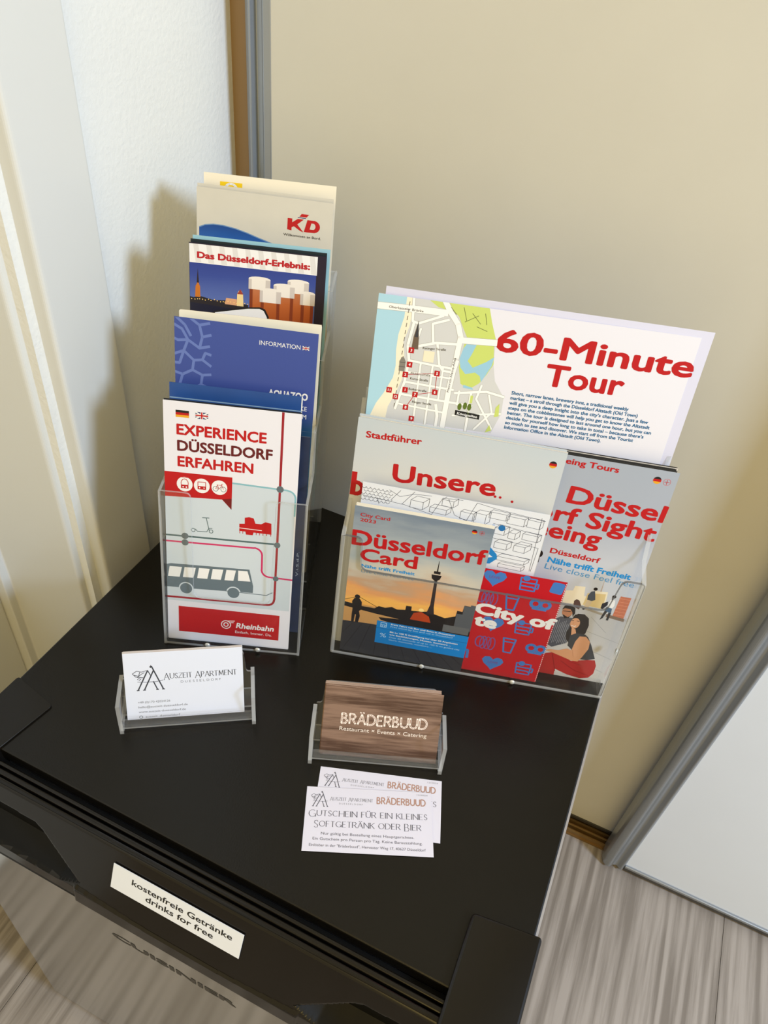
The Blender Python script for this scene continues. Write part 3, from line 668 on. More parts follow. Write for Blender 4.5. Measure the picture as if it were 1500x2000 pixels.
def copies(name, n, fr, v0, m, dy, push, a0, b0, a1, b1, th, cover_m, edge, label, group, jit=0.5, cat='brochure'):
    """the hidden booklets of a stack, each a thing of its own"""
    for i in range(n):
        mw, k = sheet_frame(fr, v0, m, dy, push); mw = mw @ Matrix.Translation((0, 0, -(th + 0.0001) * (i + 1)))
        r = empty(name, mw); ja, jb = random.uniform(-jit, jit), random.uniform(-jit, jit * 0.6) + 0.15 * (i + 1)
        sheet(r, 'pages', a0 + .4 + ja, b0 + 1.4 + jb, a1 - .4 + ja, b1 - .4 + jb, th - 0.0003, edge, k, -0.0002)
        sheet(r, 'cover', a0 + ja, b0 + 1.2 + jb, a1 + ja, b1 + jb, 0.0002, edge if i % 2 == 1 or (edge is PAGED and i in (0, 1)) else cover_m, k)
        tag(r, label, cat, group)

# ---- city card (front left)
SUN = grad('printed_sunset', [(42, (224, 150, 70)), (56, (244, 186, 96)), (66, (226, 160, 104)), (76, (196, 160, 130)), (88, (196, 190, 178)), (104, (168, 176, 180)), (120, (150, 160, 170)), (142, (118, 132, 150))], 0.5, (22, 80, 22))
CI = (0.003, 0.127, -0.8)
r, k = booklet('city_card_brochure', WIDE, *CI, 0, 6.6, 1.0, 105.0, 141.6, SUN, 0.0008, CREAM)
tag(r, 'small brochure with a television tower at sunset, front left in the wide holder', 'brochure')
P_ = Print((6.6, 1.0, 105.0, 141.4)); SIL = ink((34, 30, 32)); SIL2 = ink((52, 44, 46)); DECK = ink((54, 54, 60)); DECK2 = ink((34, 34, 40)); WAT = ink((196, 150, 96))
P_.poly([(6.6, 30), (6.6, 52), (50, 52), (50, 30)], WAT, 0)
P_.poly([(6.6, 52.4), (6.6, 48), (31, 45.4), (50, 44), (34, 42.4), (36, 40), (60, 36), (105, 34), (105, 60), (101, 69), (96.5, 69), (96, 62.6), (92, 62.8), (91.6, 57), (84, 53.4), (74.5, 55.6), (71, 57), (66, 55.6), (58, 54.8), (57.8, 59), (53.6, 58.8), (53.4, 54.6), (47, 53.4), (43, 55), (38, 53), (33, 53.6), (30, 50.6), (20, 50.6)], SIL, 1)
P_.poly([(96.5, 60), (96.5, 68.6), (101, 68.6), (101.4, 70.4), (105, 70.4), (105, 44), (92, 44), (92, 60)], ink((84, 88, 96)), 2).poly(rect(84, 40, 104, 47), ink((98, 100, 104)), 3)
P_.poly(circ(65.4, 56.8, 2.0, 14), ink((255, 226, 150)), 0).poly([(58, 46), (60, 53), (65.4, 55.4), (72, 52), (74, 46)], ink((176, 66, 30)), 2)
P_.poly([(70.9, 88), (73.0, 88), (74.2, 62), (75.4, 54.6), (69.4, 54.6), (71.2, 64)], SIL2, 3).poly([(68.0, 93), (75.4, 93), (74.6, 89.4), (72.6, 87.6), (70.6, 87.6), (68.6, 89.4)], SIL, 3).poly(rect(69.4, 94.0, 74.2, 96.4), SIL, 3).poly([(71.3, 96.4), (72.3, 96.4), (71.9, 106), (71.6, 106)], SIL, 3)
P_.line([(6.6, 54.6), (14, 58.2)], .4, SIL, 2).line([(18, 59), (33, 51.6)], .4, SIL, 2)
P_.poly(circ(15.9, 59.2, 2.1, 12), SIL, 3).poly([(12.2, 54), (13.8, 57.4), (17.8, 57.6), (19.8, 54.4), (20, 47), (18.4, 45), (19.6, 40), (18.6, 33), (16.2, 33), (16.4, 41), (15.6, 41), (15.2, 33), (13.2, 33), (13, 41), (13.2, 46)], SIL, 3)
P_.poly([(6.6, 1), (6.6, 33), (30, 34.2), (60, 33), (105, 32), (105, 1)], DECK, 2)
for i in range(14): P_.line([(9 + i * 6.5, 33), (-18 + i * 13, 1)], .45, DECK2, 3)
BOX = ink((24, 128, 206)); LB = ink((176, 212, 240))
P_.poly([(33.3, 39.0), (105, 39.0), (105, 15.8), (33.6, 15.8)], BOX, 5).line([(33.5, 31.4), (105, 32.2)], .35, ink((16, 84, 150)), 6)
P_.line([(36.6, 33.2), (36.6, 37.6), (41, 37.6), (41, 33.2), (36.6, 33.2)], .5, LB, 6).line([(36.6, 35.4), (41, 35.4)], .5, LB, 6).poly(circ(37.9, 34.2, .5, 8), LB, 6).poly(circ(39.8, 34.2, .5, 8), LB, 6)
def de_dot(P, a, b, r_, ly):
    P.poly(arc(a, b, r_, r_, 20, 160, 8), BLACK, ly).poly(arc(a, b, r_, r_, -20, 20, 3) + arc(a, b, r_, r_, 160, 200, 3), RED, ly).poly(arc(a, b, r_, r_, 200, 340, 8), GOLD, ly)
def en_dot(P, a, b, r_, ly):
    P.ring(a, b, r_, .25, ink((200, 90, 100)), ly).line([(a - r_ * .7, b), (a + r_ * .7, b)], .35, RED, ly).line([(a, b - r_ * .7), (a, b + r_ * .7)], .35, RED, ly)
de_dot(P_, 91.8, 136.6, 1.9, 3); en_dot(P_, 97.0, 136.6, 1.7, 3)
P_.build('cover_picture', r, k)
text(r, 'heading', 'City Card', 11.0, 133.4, RED, 21.2, 2.9, 0.012, 4, k); text(r, 'heading', '2023', 11.2, 129.0, RED, 11.4, 2.9, 0.012, 4, k)
text(r, 'title', 'Düsseldorf', 6.9, 107.4, RED, 97.6, 13.6, 0.019, 6, k, slope=0.02); text(r, 'title', 'Card', 14.2, 94.2, RED, 42.4, 11.6, 0.019, 6, k, slope=0.02)
text(r, 'motto', 'Nähe trifft Freiheit', 16.2, 88.2, CYAN, 39.6, 3.0, 0.02, 4, k, slope=0.02); text(r, 'motto', 'Live close Feel free', 16.4, 83.4, ink((96, 140, 176)), 39.4, 2.8, 0.0, 4, k, slope=0.02)
for q, s_, bo in ((36.6, 'Freie Fahrt mit Bus und Bahn in Düsseldorf', .02), (34.2, 'Free travel by bus and rail in Düsseldorf', 0), (28.6, 'Bis zu 100 % Ermäßigung bei über 60 Angeboten', .02), (25.8, 'wie Stadtführungen, Museen, Souvenirs ...', .02), (23.0, 'Over 60 discounts of up to 100 % on guided city', 0), (20.4, 'tours, museums, souvenirs ...', 0)):
    text(r, 'fine_print', s_, 44.4, q, WINK if bo else LB, 50 * len(s_) / 42, 1.5, bo, 8, k)
text(r, 'percent_sign', '%', 37.0, 22.6, LB, 5.0, 4.2, 0.0, 8, k)
copies('city_card_brochure', 3, WIDE, *CI, 0, 7.2, 1.0, 104.6, 142.2, 0.0007, CREAM, CREAM, 'cream edged small brochure stacked behind the television tower brochure', 'small brochures behind the sunset one', 0.3)

# ---- red leaflet
RD = (0.006, 0.127, -0.8); RL = noisy('printed_red', (184, 16, 32), 0.02, 30, 0.4); PB = ink((66, 118, 190)); PV = ink((110, 84, 150))
r, k = booklet('red_city_leaflet', WIDE, *RD, 0, 103.0, 0.8, 165.2, 104.2, RL, 0.0005)
tag(r, 'red leaflet with blue hearts and pretzels between the two city brochures', 'leaflet')
P_ = Print((103, .8, 165.2, 104.2))
def heart(a, b, w_):
    pts = [(a, b - w_ * .5)]
    for i in range(17):
        t = math.pi * 2 * i / 16
        pts.append((a + w_ * .5 * math.sin(t) ** 3, b + w_ * .42 * (13 * math.cos(t) - 5 * math.cos(2 * t) - 2 * math.cos(3 * t) - math.cos(4 * t)) / 14))
    P_.poly(pts[1:], PB, 1)
for a, b in ((113.6, 97.5), (120.5, 54), (128.0, 13.6)): heart(a, b, 17)
for a, b in ((138.2, 97), (143.6, 54.6), (152.6, 13.2)):
    P_.line([(a - 6, b + 5), (a + 5.5, b + 5), (a + 5.5, b - 6), (a - 5, b - 6), (a - 6, b + 5)], 1.1, PB, 1).line([(a - 5, b + 1), (a + 7.5, b + 1), (a + 7.5, b - 3), (a + 4, b - 3)], 1.2, PB, 1).line([(a - 5, b - 2.4), (a + 4, b - 2.4)], 1.2, PB, 1).poly(circ(a - 2, b + 5, 2.6, 10), PB, 1)
P_.poly(rounded([(154, 93), (163.5, 92), (164.5, 102.5), (155.5, 103)], 2), PB, 1)
for a, b in ((112.5, 77.5), (119.2, 33)):
    for q in (-.5, -.1, .3):
        P_.ring(a + 2 + q * 8, b, 2.6, .8, PV, 1, 14, 6.4)
    P_.ring(a - 5, b + .5, 3.2, 1.0, PV, 1, 14, 5.4)
for a, b in ((130, 77), (136.6, 34)):
    P_.line([(a - 5, b + 7.4), (a + 4.5, b + 7.4), (a + 3, b - 7), (a - 2.6, b - 7), (a - 5, b + 7.4)], 1.3, PB, 1).line([(a - 4, b + 4), (a + 4, b + 4)], 1.2, PB, 1)
for a, b in ((151, 80), (157.6, 36)):
    P_.ring(a - 3.6, b, 3.4, 2.4, PB, 1, 14).ring(a + 3.6, b, 3.4, 2.4, PB, 1, 14).line([(a - 5, b - 4.6), (a + 5, b - 4.6)], 2.2, PB, 1)
P_.line([(102, 22), (107, 22), (107.5, 14)], 2.2, PB, 1)
for b in range(2, 104, 2): P_.poly(rect(164.5, b, 165.0, b + 1), WINK, 3)
P_.build('cover_drawing', r, k)
text(r, 'title', 'City of', 104.2, 61.0, WINK, 62, 11.4, 0.035, 5, k, slope=-0.06); text(r, 'title', 'te', 105.8, 49.2, WINK, 18, 11.6, 0.035, 5, k, slope=-0.06)
for a, b in ((109.5, 96.6), (124.5, 12.6)): text(r, 'heart_word', 'LOVE', a, b, PV, 8, 2.4, 0.02, 5, k)

# ---- drawn city map
MP = (0.010, 0.16, -1.5); LINE = ink((60, 66, 84))
r, k = booklet('drawn_city_map', WIDE, *MP, -0.0012, 8.8, 6, 141.0, 153.8, mat('white_map_paper', (222, 226, 236), 0.5, 0, 0.3), 0.0008)
tag(r, 'white folded map with fine line drawing of houses, behind the red leaflet', 'map')
P_ = Print((8.8, 60, 141, 153.6))
for j in range(5):
    for i in range(7): P_.line(arc(10 + i * 3 + (j % 2) * 1.5, 151 - j * 2.4, 1.5, 2.2, 200, 340, 4), .28, LINE, 1)
def house(a, b, w_, h, d=3):
    P_.line([(a, b), (a + w_, b - .5), (a + w_, b + h - .5), (a, b + h), (a, b)], .28, LINE, 1).line([(a, b + h), (a + d, b + h + d), (a + w_ + d, b + h + d - .5), (a + w_, b + h - .5)], .28, LINE, 1).line([(a + w_ + d, b + h + d - .5), (a + w_ + d, b + d - .5), (a + w_, b - .5)], .28, LINE, 1)
for a, b, w_, h, d in ((44, 140, 9, 6, 4), (58, 139, 12, 4, 3), (66, 146, 8, 5, 3), (80, 138, 9, 6, 2), (90, 137, 8, 8, 3), (100, 143, 12, 5, 2), (113, 141, 12, 6, 2), (127, 141, 9, 6, 2),
                       (106, 131, 7, 5, 3), (116, 129, 5, 5, 3), (126, 130, 11, 5, 2), (108, 119, 9, 5, 3), (122, 119, 8, 5, 4), (112, 109, 20, 3, 3), (114, 103, 17, 3, 2)):
    house(a, b, w_, h, d)
for pts in ([(28, 151), (36, 147), (46, 151), (58, 152)], [(30, 143), (36, 152)], [(9, 143), (40, 141), (60, 137)], [(38, 141), (46, 153)], [(60, 137), (66, 152), (80, 153)], [(84, 134), (90, 153), (104, 151), (139, 148)],
            [(104, 139), (139, 136)], [(104, 127), (139, 125), (138, 104)], [(106, 116), (136, 114)], [(136, 150), (137, 104)], [(70, 152), (76, 140), (88, 136)], [(20, 143), (22, 138)]): P_.line(pts, .28, LINE, 1)
P_.poly(circ(110.6, 136.3, 2.5, 14), ink((34, 110, 176)), 2).poly(circ(104.5, 137.6, 1.0, 10), ink((180, 196, 226)), 2)
P_.poly([(98, 118.4), (106, 118.6), (111.5, 113.4), (112.4, 109.8), (108, 104.4), (98, 103)], ink((34, 130, 200)), 2).poly([(98, 113), (106, 112.5), (109, 110.6), (106, 109.5), (98, 109)], WINK, 3)
P_.build('map_drawing', r, k)

# ---- city guide (Stadtfuehrer)
ST = (0.010, 0.20, -1.8)
r, k = booklet('city_guide', WIDE, *ST, 0.0020, -0.6, 2.0, 141.8, 198.9, SILV2, 0.0014, PAGE)
tag(r, 'pale grey city guide with large red title, left and behind the drawn map', 'brochure')
P_ = Print(); de_dot(P_, 134.3, 189.2, 2.6, 2); P_.build('flag_dot', r, k)
for q, qb in ((101.2, 157.6), (104.8, 157.6), (113.5, 156.0)): Print().poly(circ(q, qb, 1.0, 10), RED, 2).build('title_dot', r, k)
text(r, 'heading', 'Stadtführer', 6.0, 184.8, RED, 38.8, 5.0, 0.02, 3, k, slope=0.045); text(r, 'title', 'Unsere', 28.0, 154.8, RED, 73, 14.0, 0.019, 3, k, slope=0.035)
P2 = Print((-0.6, 130, 20, 160)); P2.poly(rect(-0.6, 138.4, 3.2, 157.2), RED, 2).ring(3.4, 144.4, 4.6, 3.2, RED, 2, 20); P2.build('title_letter', r, k)
copies('city_guide', 3, WIDE, *ST, 0.0020, -0.6, 2.0, 141.8, 198.8, 0.0016, SILV2, PAGE, 'pale grey city guide in the stack behind the foremost copy', 'city guides stacked behind the first', 0.7)

# ---- sightseeing brochure
SI = (0.008, 0.20, -0.5); PS = 0.0085
r, k = booklet('sightseeing_brochure', WIDE, *SI, PS, 76, 0.8, 218.0, 197.5, SILV, 0.0012, PAGE)
tag(r, 'grey brochure with red title and a seated couple, right in the wide holder', 'brochure')
P_ = Print((140, 0.8, 218, 130))
PLZ = grad('printed_plaza', [(0, (204, 202, 200)), (40, (190, 188, 188)), (85, (172, 172, 174))], 0.2, (20, 30, 20))
P_.poly([(140, 0.8), (140, 82), (176, 80.6), (218, 72.5), (218, 0.8)], PLZ, 0)
P_.line([(186, 58), (218, 50)], .35, ink((150, 150, 152)), 1).line([(196, 40), (218, 33)], .35, ink((150, 150, 152)), 1).line([(206, 22), (218, 18)], .35, ink((150, 150, 152)), 1).line([(192, 70), (206, 58)], .35, ink((150, 150, 152)), 1)
IV = ink((226, 216, 192)); SKIN = ink((206, 150, 112)); SKIN2 = ink((178, 120, 86)); HAIR = ink((30, 24, 24)); TOPC = ink((52, 54, 60)); PANT = ink((166, 34, 34)); PANT2 = ink((134, 22, 26))
P_.poly([(168, 79), (168, 90), (173, 91), (173.6, 95.4), (181, 96), (182, 88), (188, 87), (189, 94), (198, 94.6), (199, 80)], IV, 1).poly([(183, 80), (184, 91), (197, 92.6), (198, 79)], ink((206, 184, 134)), 2)
P_.poly([(192.4, 94), (192.9, 107), (193.3, 94)], ink((176, 160, 150)), 1).poly([(206.6, 74.6), (207.8, 93), (215.6, 93), (215, 73)], ink((190, 108, 78)), 1)
for q in range(76, 92, 3): P_.line([(207.2, q), (215.2, q)], .35, ink((214, 142, 110)), 2)
P_.poly([(202, 72.6), (216, 70.6), (216, 73.4), (202, 75.4)], ink((120, 100, 84)), 3).poly([(176, 78), (200, 73), (200, 75), (176, 80)], ink((150, 140, 124)), 3)
# standing man, walking woman, stroller
P_.poly(circ(188.6, 95.6, 1.5, 10), HAIR, 4).poly([(186.2, 92.8), (188.6, 93.8), (189.8, 90), (190.8, 86), (188.6, 84.6), (185, 85), (184.6, 89)], ink((70, 78, 92)), 4).poly([(185.2, 85), (188.8, 84.6), (187.6, 76.6), (186.4, 76.6), (186, 79), (185, 76.8), (184, 77)], ink((196, 178, 150)), 4).poly([(183.8, 77), (185.4, 77), (185.2, 75.6), (183.6, 75.6)], HAIR, 5)
P_.poly(circ(203.4, 91.6, 1.5, 10), HAIR, 4).poly([(202, 91), (203.6, 88), (202.6, 87)], HAIR, 4).poly([(201.6, 88.6), (204.8, 88.6), (205.6, 84), (204.6, 81), (200.6, 81.6)], ink((232, 232, 234)), 4).poly([(200.4, 81.8), (204.6, 81), (205, 76.6), (200, 78)], ink((60, 90, 120)), 4).poly([(200, 78), (202, 77.4), (200.2, 71), (198.4, 69), (199, 73)], ink((36, 36, 42)), 4).poly([(203, 77), (205, 76.6), (204.6, 69.6), (203, 69.6)], ink((36, 36, 42)), 4).poly([(196.5, 84), (200.2, 86.6), (200.6, 83.4), (198, 79), (196.4, 79.6)], ink((44, 44, 52)), 4)
P_.poly([(176, 82), (177.6, 84), (180, 83), (182, 79), (181.4, 75), (177, 77)], ink((86, 64, 60)), 4)
# seated man
P_.poly([(163, 39), (163, 60), (170, 66), (178.8, 66.4), (181.6, 58), (180, 42), (170, 36)], ink((76, 78, 88)), 5)
for i in range(12):
    P_.line([(165 + i * 1.3, 40 + (i % 3)), (166 + i * 1.3, 60 + (i % 4))], .3, ink((150, 152, 160)), 6)
P_.poly(circ(173.8, 71.0, 4.0, 14, 4.8), SKIN2, 6).poly([(169.4, 72.4), (170.6, 76.4), (174.6, 77.8), (178.6, 76), (179.6, 71), (178.6, 67.6), (177.4, 71.4), (175.4, 74), (171.4, 74.2)], HAIR, 7).poly([(170.6, 68.4), (172, 66.2), (175, 66.2), (177.2, 68.6), (176, 66), (173, 64.8)], HAIR, 7).line([(170.6, 71.4), (176, 71.8)], .6, HAIR, 7)
# seated woman
P_.poly([(181.8, 71.2), (186.6, 71.6), (190.6, 68.6), (192.2, 62), (191.6, 54), (188, 50), (184, 48), (182, 42), (178.6, 46), (177.4, 53), (178.6, 56), (179, 66)], HAIR, 8)
P_.poly(circ(181.8, 62.0, 3.6, 16, 5.0), SKIN, 9).poly([(180.4, 57.6), (183.4, 56.6), (185.6, 51), (181.6, 50.4)], SKIN, 9).line([(178.8, 63.8), (180.4, 64.1)], .45, HAIR, 10).line([(182.6, 64.4), (184.4, 64.5)], .45, HAIR, 10).line([(179.6, 59.4), (182, 59.0), (183, 59.8)], .55, ink((232, 226, 222)), 10).line([(180.8, 62.4), (180.2, 61.0)], .3, SKIN2, 10)
P_.poly([(178.8, 66.5), (181, 68.6), (184.6, 67.6), (186, 62), (185.8, 57), (187.6, 60), (187.6, 68), (184, 71), (180, 70)], HAIR, 11)
P_.poly([(181, 50), (185, 53), (191.8, 53.2), (194.6, 51), (199.0, 43.8), (204.8, 31.6), (199, 29), (190, 28.6), (185, 37), (181.4, 40)], TOPC, 9)
P_.poly([(166.0, 31.6), (168.6, 33.4), (176, 34.0), (182, 37), (185.4, 36), (186.2, 45), (188.2, 50.6), (193, 51.2), (197, 47), (197.6, 40), (194.8, 31), (192.6, 26.2), (187.6, 26.0), (179, 28.6), (172, 30.6)], SKIN, 10).line([(186, 37), (188.4, 29.6)], .35, SKIN2, 11)
P_.poly([(163, 6), (163, 21), (167, 29), (172, 31), (180, 29.6), (187.6, 25.6), (194, 27.6), (200, 29.4), (205.2, 30.2), (207.4, 25), (207.4, 17), (204.6, 12), (198, 10), (188, 11.4), (177.6, 15), (178.2, 5), (167, 6.8)], PANT, 9)
P_.line([(172, 29.6), (175.6, 20), (177.8, 13)], .7, PANT2, 10).line([(180, 24), (192, 17), (204, 14)], .6, PANT2, 10).line([(186, 25), (196, 23)], .5, PANT2, 10)
P_.poly([(178.6, 14.4), (188, 10.8), (204, 10.6), (210, 18), (216, 20), (215, 1), (176.6, 1)], ink((196, 192, 188)), 2)
Pt = Print(); Pt.poly(circ(142.4, 117.5, 2.2, 12, 3), HAIR, 1).poly(rect(141, 110, 143, 116), HAIR, 1); Pt.build('printed_tree', r, k)
P_.build('cover_picture', r, k)
Pf = Print(); de_dot(Pf, 205.0, 189.8, 2.7, 2); en_dot(Pf, 211.6, 189.5, 2.4, 2); Pf.build('flag_dots', r, k)
sl = -0.02
text(r, 'heading', 'Sightseeing Tours', 119.5, 191.6, RED, 59.4, 4.4, 0.02, 4, k, slope=sl)
text(r, 'title', 'Düssel', 150.0, 162.2, RED, 68.2, 13.4, 0.019, 4, k, slope=-0.055)
text(r, 'title', 'dorf Sight', 117.5, 147.9, RED, 99.4, 13.2, 0.019, 4, k, slope=-0.055)
text(r, 'title', 'seeing', 124.4, 133.8, RED, 57.0, 13.0, 0.019, 4, k, slope=-0.055)
text(r, 'motto', 'Düsseldorf', 148.8, 119.8, RED, 36.4, 4.4, 0.02, 4, k, slope=-0.055)
text(r, 'motto', 'Nähe trifft Freiheit', 148.8, 111.6, CYAN, 61.4, 5.0, 0.025, 4, k, slope=-0.055)
text(r, 'motto', 'Live close Feel free', 148.2, 105.9, ink((70, 140, 190)), 66, 4.6, 0.0, 4, k, slope=-0.055)
copies('sightseeing_brochure', 4, WIDE, *SI, PS, 76, 0.8, 217.0, 197.8, 0.0018, ink((214, 206, 196)), PAGED, 'dark edged brochure in the stack behind the seated couple brochure', 'brochures stacked behind the couple brochure', 0.9)

# ---- tour map sheet and plain sheet behind it
SX = (0.016, 0.20, 1.5); PX = 0.0090
mw, k = sheet_frame(WIDE, *SX, PX)
r = empty('tour_map_sheet', mw); tag(r, 'large sheet with a city map and red tour title, standing behind the brochures', 'poster sheet')
sheet(r, 'paper', 5.6, 1.0, 209.2, 280.6, 0.0002, WHITE, k)
P_ = Print((5.6, 150, 98, 280.6)); RIV = ink((168, 208, 226)); PROM = ink((238, 230, 206)); BLK = ink((204, 205, 206)); ROAD = ink((240, 240, 238)); PARK = ink((196, 210, 112)); LAKE = ink((150, 196, 220)); RDL = ink((176, 176, 172))
P_.poly([(5.6, 197), (5.6, 280.6), (76, 280.6), (79, 272), (83.4, 261.6), (85, 245), (88, 234), (95.8, 223.6), (96.4, 212), (92, 197)], BLK, 0)
P_.poly([(5.6, 190), (5.6, 280.6), (23.6, 280.6), (23.4, 267.8), (21, 256), (20.8, 245.8), (21.8, 235), (21, 226.7), (16, 215), (11.7, 207.2), (8.4, 197.4), (7, 190)], RIV, 1)
P_.poly([(23.6, 280.6), (29, 280.6), (27.4, 262), (24.8, 252), (27, 240), (27, 226), (24, 216), (20, 206), (19, 195), (7, 190), (8.4, 197.4), (11.7, 207.2), (16, 215), (21, 226.7), (21.8, 235), (20.8, 245.8), (21, 256), (23.4, 267.8)], PROM, 1)
P_.poly([(48.4, 280.6), (76, 280.6), (79, 272), (83.4, 261.6), (82.6, 259.8), (64.9, 260.5), (61, 267), (57.9, 272.7)], PARK, 2).poly([(38, 280.6), (47, 280.6), (50, 276), (44, 277)], PARK, 2)
P_.poly([(63.8, 252), (64, 256.6), (83, 258), (85, 245), (82, 238), (78, 231), (72, 226), (66, 229), (63, 240)], PARK, 2)
P_.poly([(66, 257), (72, 256.6), (70, 250), (68, 245), (72, 241), (80, 246), (84.6, 250), (84, 244), (81.6, 238), (79, 232), (77.6, 236), (74, 238), (68, 236), (64, 240), (62.6, 246), (64, 253)], LAKE, 3).poly([(68, 228.6), (74, 227.4), (75, 226), (68, 226.6)], LAKE, 3)
def road(pts, wd, ly=4): P_.line(pts, wd + .5, RDL, ly); P_.line(pts, wd, ROAD, ly + 1)
for pts, wd in (([(5.6, 273), (30, 273.8), (50, 274)], 4.2), ([(48, 281), (52, 275), (58, 268), (61, 260), (60.4, 245), (59, 225), (58.6, 195)], 3.4), ([(62, 258), (84, 259.4)], 4.0), ([(28, 281), (29, 266), (33, 265), (48, 272)], 1.6),
                ([(30, 265), (28, 250), (30, 240), (29, 225), (25, 205)], 1.8), ([(34, 250), (46, 254), (60, 255)], 1.8), ([(44, 254), (42, 266), (52, 270)], 1.6), ([(33, 251), (35, 262)], 1.3), ([(47, 253), (50, 240), (53, 236), (60, 236)], 1.5),
                ([(30, 240), (45, 239), (60, 238.4)], 1.5), ([(29, 232), (60, 231.6)], 1.3), ([(29, 225), (62, 224)], 1.5), ([(28, 216), (76, 214.6)], 1.6), ([(27, 209), (58, 207)], 1.3), ([(38, 240), (38.4, 195)], 1.3), ([(46, 239), (46.6, 195)], 1.3), ([(53, 238), (53, 216)], 1.2),
                ([(66, 224), (66, 214)], 1.3), ([(63, 222), (84, 226), (96, 224)], 1.6), ([(74, 224), (74.6, 196)], 1.6), ([(80, 230), (78, 220), (92, 200)], 1.4), ([(64, 206), (96, 212)], 1.4), ([(86, 224), (90, 212), (80, 198)], 1.3), ([(52, 212), (54, 204), (54, 195)], 2.0), ([(62, 244), (59.4, 226)], 1.2)):
    road(pts, wd)
P_.poly(rect(39, 240.6, 46, 248), ink((236, 226, 200)), 6).poly([(92, 216), (94, 219), (95, 210), (92, 209)], PARK, 6).poly([(88, 197), (92, 199), (90, 203)], PARK, 6).poly(rect(74, 216.5, 75.8, 222), PARK, 6)
for i in range(16): P_.line([(25.8 - i * .1, 278 - i * 4.6), (25.6 - i * .1, 275.4 - i * 4.6)], .4, ink((100, 96, 90)), 6)
for (a, b), (c, d_) in (((52, 278), (56, 274)), ((60, 279), (63, 271)), ((66, 276), (72, 270)), ((62, 270), (70, 275)), ((70, 268), (77, 266)), ((74, 277), (76, 270))): P_.line([(a, b), (c, d_)], .35, ink((110, 120, 70)), 6)
STN = ink((104, 88, 74)); P_.poly([(30.6, 248), (31, 256), (32.8, 266), (34.4, 256), (35, 248)], STN, 7).poly([(31.6, 256), (32.9, 267), (34, 256)], ink((60, 60, 66)), 8)
P_.poly([(24.2, 232), (24, 239), (26, 242.4), (28, 239), (28, 232)], ink((130, 126, 118)), 7).line([(24, 235), (28, 235)], .4, ink((80, 80, 80)), 8).line([(24, 238), (28, 238)], .4, ink((80, 80, 80)), 8)
NUM = (('3', 30.7, 246.9), ('4', 30.8, 237.2), ('2', 28.9, 230), ('5', 49.6, 233.7), ('11', 19.5, 217.8), ('1', 30.1, 219.4), ('7', 37.1, 217.1), ('6', 50, 220.6), ('12', 24.3, 213.7), ('8', 32, 207.1), ('9', 37, 199.5))
P_.line([(49.6, 233.7), (50, 220.6), (37, 217), (32, 207)], .35, RED, 7).line([(28.9, 230), (49.6, 233.7)], .35, RED, 7)
for s_, a, b in NUM: P_.poly(rect(a - 1.8, b - 1.9, a + 1.8, b + 1.9), RED, 8)
P_.poly([(65.6, 206.6), (65.6, 210.2), (82.4, 209.2), (82.4, 205.6)], BLACK, 8)
for a, b in ((68, 213), (71.5, 214), (74.5, 213.6)): P_.poly(circ(a, b, 1.4, 10, 2.6), ink((90, 110, 40)), 8)
P_.line([(74, 211), (75, 206)], .4, ink((90, 110, 40)), 8)
P_.build('city_map', r, k)
for s_, a, b in NUM: text(r, 'map_number', s_, a, b - 1.0, WINK, None, 2.0, 0.03, 11, k, align='C')
for s_, a, b, wd, slp in (('Oberkasseler Brücke', 13, 272.4, 22, 0), ('Ratinger Straße', 38, 248.8, 15, .06), ('Mühlenstraße', 32.5, 230.8, 13, .03), ('Kurze Straße', 32.5, 227.2, 12, 0), ('Bolkerstraße', 32.5, 219.8, 12, 0), ('Flinger Straße', 36, 211, 13, 0), ('Heinrich-Heine-Allee', 59.2, 222, 24, math.pi / 2 - .05)):
    text(r, 'street_name', s_, a, b, BLACK, wd, 1.5, 0.0, 11, k, slope=slp)
text(r, 'place_name', 'Königsallee', 67, 207.2, WINK, 14, 1.8, 0.02, 11, k, slope=-0.05)
text(r, 'title', '60-Minute', 83.9, 254.2, RED, 127, 15.0, 0.019, 4, k); text(r, 'title', 'Tour', 119.4, 235.8, RED, 51.6, 15.0, 0.019, 4, k)
BT = ink((48, 102, 146))
for i, s_ in enumerate(('Short, narrow lanes, brewery inns, a traditional weekly', 'market – a stroll through the Düsseldorf Altstadt (Old Town)', 'will give you a deep insight into the city’s character. Just a few', 'steps on the cobblestones will help you get to know the Altstadt',
                        'better. The tour is designed to last around one hour, but you can', 'decide for yourself how long to take in total – because there’s', 'so much to see and discover. We start off from the Tourist', 'Information Office in the Alstadt (Old Town).')):
    text(r, 'paragraph', s_, 100.2, 226.6 - i * 3.55, BT, [78, 85, 93, 95, 97, 93, 87, 66][i], 2.5, 0.03, 4, k)
mw, k = sheet_frame(WIDE, 0.020, 0.20, 1.0, 0.0072)
r = empty('plain_sheet', mw); tag(r, 'plain white sheet projecting behind and right of the tour map sheet', 'sheet of paper')
sheet(r, 'paper', 9.0, 1.0, 216.4, 284.0, 0.0003, mat('cool_white_paper', (210, 210, 230), 0.5, 0, 0.3), k)

